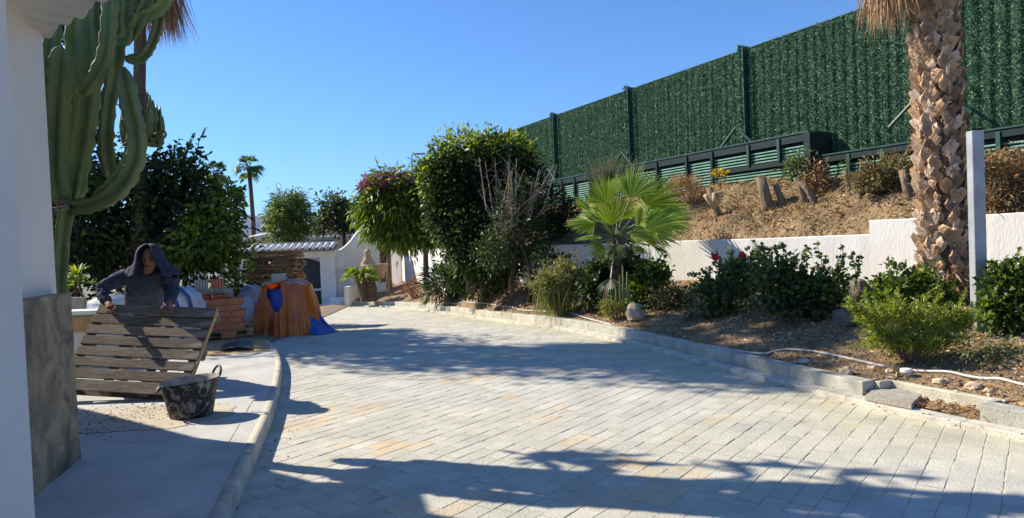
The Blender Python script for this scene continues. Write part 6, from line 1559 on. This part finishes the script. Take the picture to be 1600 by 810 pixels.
# fingers: short tapered chains rooted in the palm, curled over the pallet's top board
def finger(bm, base, dirs, L_, r):
    mb = MB(); P_ = [base]; 
    for d, f in zip(dirs, (.45, .32, .23)): P_.append(P_[-1]+Vector(d).normalized()*L_*f)
    mb.tube(P_, [r, r*.95, r*.85, r*.6], 8); me = bpy.data.meshes.new('f'); me.from_pydata(mb.v, [], mb.f); bm.from_mesh(me); bpy.data.meshes.remove(me)
for hc, wr, sg in ((hdL, wrL, 1), (hdR, wrR, -1)):
    d = (hc-wr).normalized(); 
    for k, (L_, off) in enumerate(((.075, -.03), (.085, -.011), (.080, .009), (.062, .028))):
        b_ = hc+u*off+d*.01; finger(bm, b_, [d+nrm*.2-v*.3, -v*1.0+nrm*.05-d*0, -v-nrm*.5], L_, .0095)
    finger(bm, hc-d*.02+u*.035*sg, [u*sg+nrm*.2-v*.2, u*sg*.3-v+nrm*.1, -v-nrm*.3], .06, .011)
bm.to_mesh(body.data); bm.free(); body.data.polygons.foreach_set('use_smooth', [True]*len(body.data.polygons))
for a_, b_, c_ in ((-.028, .0, .0), (.028, 0, 0)):
    p = hd1+right*a_+up*.008+fwd*.078; mb = MB(); mb.lathe([(0, .008), (.008, .004), (.010, 0), (.008, -.004), (0, -.008)], 10, p); mb.build('eye', 'dark_hair', body)
    mb = MB(); mb.tube([p+up*.020-right*.016+fwd*.004, p+up*.024+fwd*.008, p+up*.020+right*.016+fwd*.004], .004, 6); mb.build('eyebrow', 'dark_hair', body)
mb = MB(); mb.tube([hd1-up*.063-right*.02+fwd*.072, hd1-up*.062+fwd*.082, hd1-up*.063+right*.02+fwd*.072], .005, 6); mb.build('mouth', 'glove', body)
# jacket with creased sleeves, trousers, boots
jk = skin('hooded_top', [[(pel+Vector((0, 0, .04)), (.20, .15), 'p'), (sp1, (.205, .15)), (sp2, (.225, .155)), (ch_, (.225, .15), 'c'), (nk, .10)],
    ['c', (shL, .10), (shL.lerp(elL, .5), .080), (elL, .070), (elL.lerp(wrL, .5), .058), (wrL.lerp(hdL, -.05), .044)], ['c', (shR, .10), (shR.lerp(elR, .5), .080), (elR, .070), (elR.lerp(wrR, .5), .058), (wrR, .044)]], 'navy_cloth', wk, 3)
for v_ in jk.data.vertices:
    n1 = noise.noise(v_.co*9); n2 = noise.noise(Vector((v_.co.x*16+v_.co.z*9, v_.co.y*16, v_.co.z*26))); v_.co += v_.normal*(.016*n1+.016*(1-abs(n2)*2.5))
tr = skin('trousers', [[(pel, (.15, .125), 'p'), (hipL, .105), (knL, .078), (feetL+Vector((0, 0, .04)), .062)], ['p', (hipR, .105), (knR, .078), (feetR+Vector((0, 0, .04)), .062)]], 'jeans', wk, 3)
for v_ in tr.data.vertices: v_.co += v_.normal*.012*noise.noise(v_.co*11)
for f_ in (feetL, feetR):
    skin('boot', [[(f_+Vector((0, .04, -.02)), .045), (f_+Vector((0, -.06, -.035)), (.045, .035)), (f_+Vector((0, -.17, -.04)), (.042, .028))]], 'boot', wk, 2)
skin('glove', [[(wrL.lerp(hdL, .3), .036), (hdL, (.046, .032)), (hdL+(hdL-wrL).normalized()*.03, (.042, .028))]], 'glove', wk, 2)
# hood: a cloth hanging from the crown, open at the face, spread over the shoulders
vs = []; fs = []; nr, nc = 22, 60; span = R(292); fa = math.atan2(fwd.y, fwd.x)
for i in range(nr):
    t = i/(nr-1)
    for j in range(nc):
        s_ = j/(nc-1); a = fa+math.pi-span/2+span*s_; da = abs(s_-.5)*2      # 1 at the opening
        if t < .45:
            q = t/.45; rr = .128*math.sin(q*math.pi/2)**.85; zz = .150*math.cos(q*math.pi/2)+.0
        else:
            q = (t-.45)/.55; rr = .128+.055*q**1.3; zz = -.175*q
        rx_ = rr*(1+.10*abs(math.cos(a))*t); fold = .014*math.sin(j*.9+2*t)*t+.010*math.sin(j*.43+1)*t
        rr2 = rx_+fold; x = math.cos(a)*rr2; y = math.sin(a)*rr2*1.05
        # the front edge hangs forward like a cowl
        fwdpush = .045*(da**6)*(1-t*.3)
        p = hd1+Vector((x, y, zz+.004))+fwd*fwdpush+Vector((0, 0, .012*noise.noise(Vector((x*14, y*14, zz*9)))))
        if t > .45 and x > 0.02: p += Vector((.085*q*(.5+.5*math.cos(a)), .02*q, -.01*q))
        vs.append(tuple(p))
for i in range(nr-1):
    for j in range(nc-1): fs.append((i*nc+j, i*nc+j+1, (i+1)*nc+j+1, (i+1)*nc+j))
mb = MB(); mb.add(vs, fs); hood = mb.build('hood', 'navy_hood', wk, True)
md = hood.modifiers.new('s', 'SOLIDIFY'); md.thickness = .008; md.offset = 0
dg = bpy.context.evaluated_depsgraph_get(); me2 = bpy.data.meshes.new_from_object(hood.evaluated_get(dg)); hood.modifiers.clear(); hood.data = me2
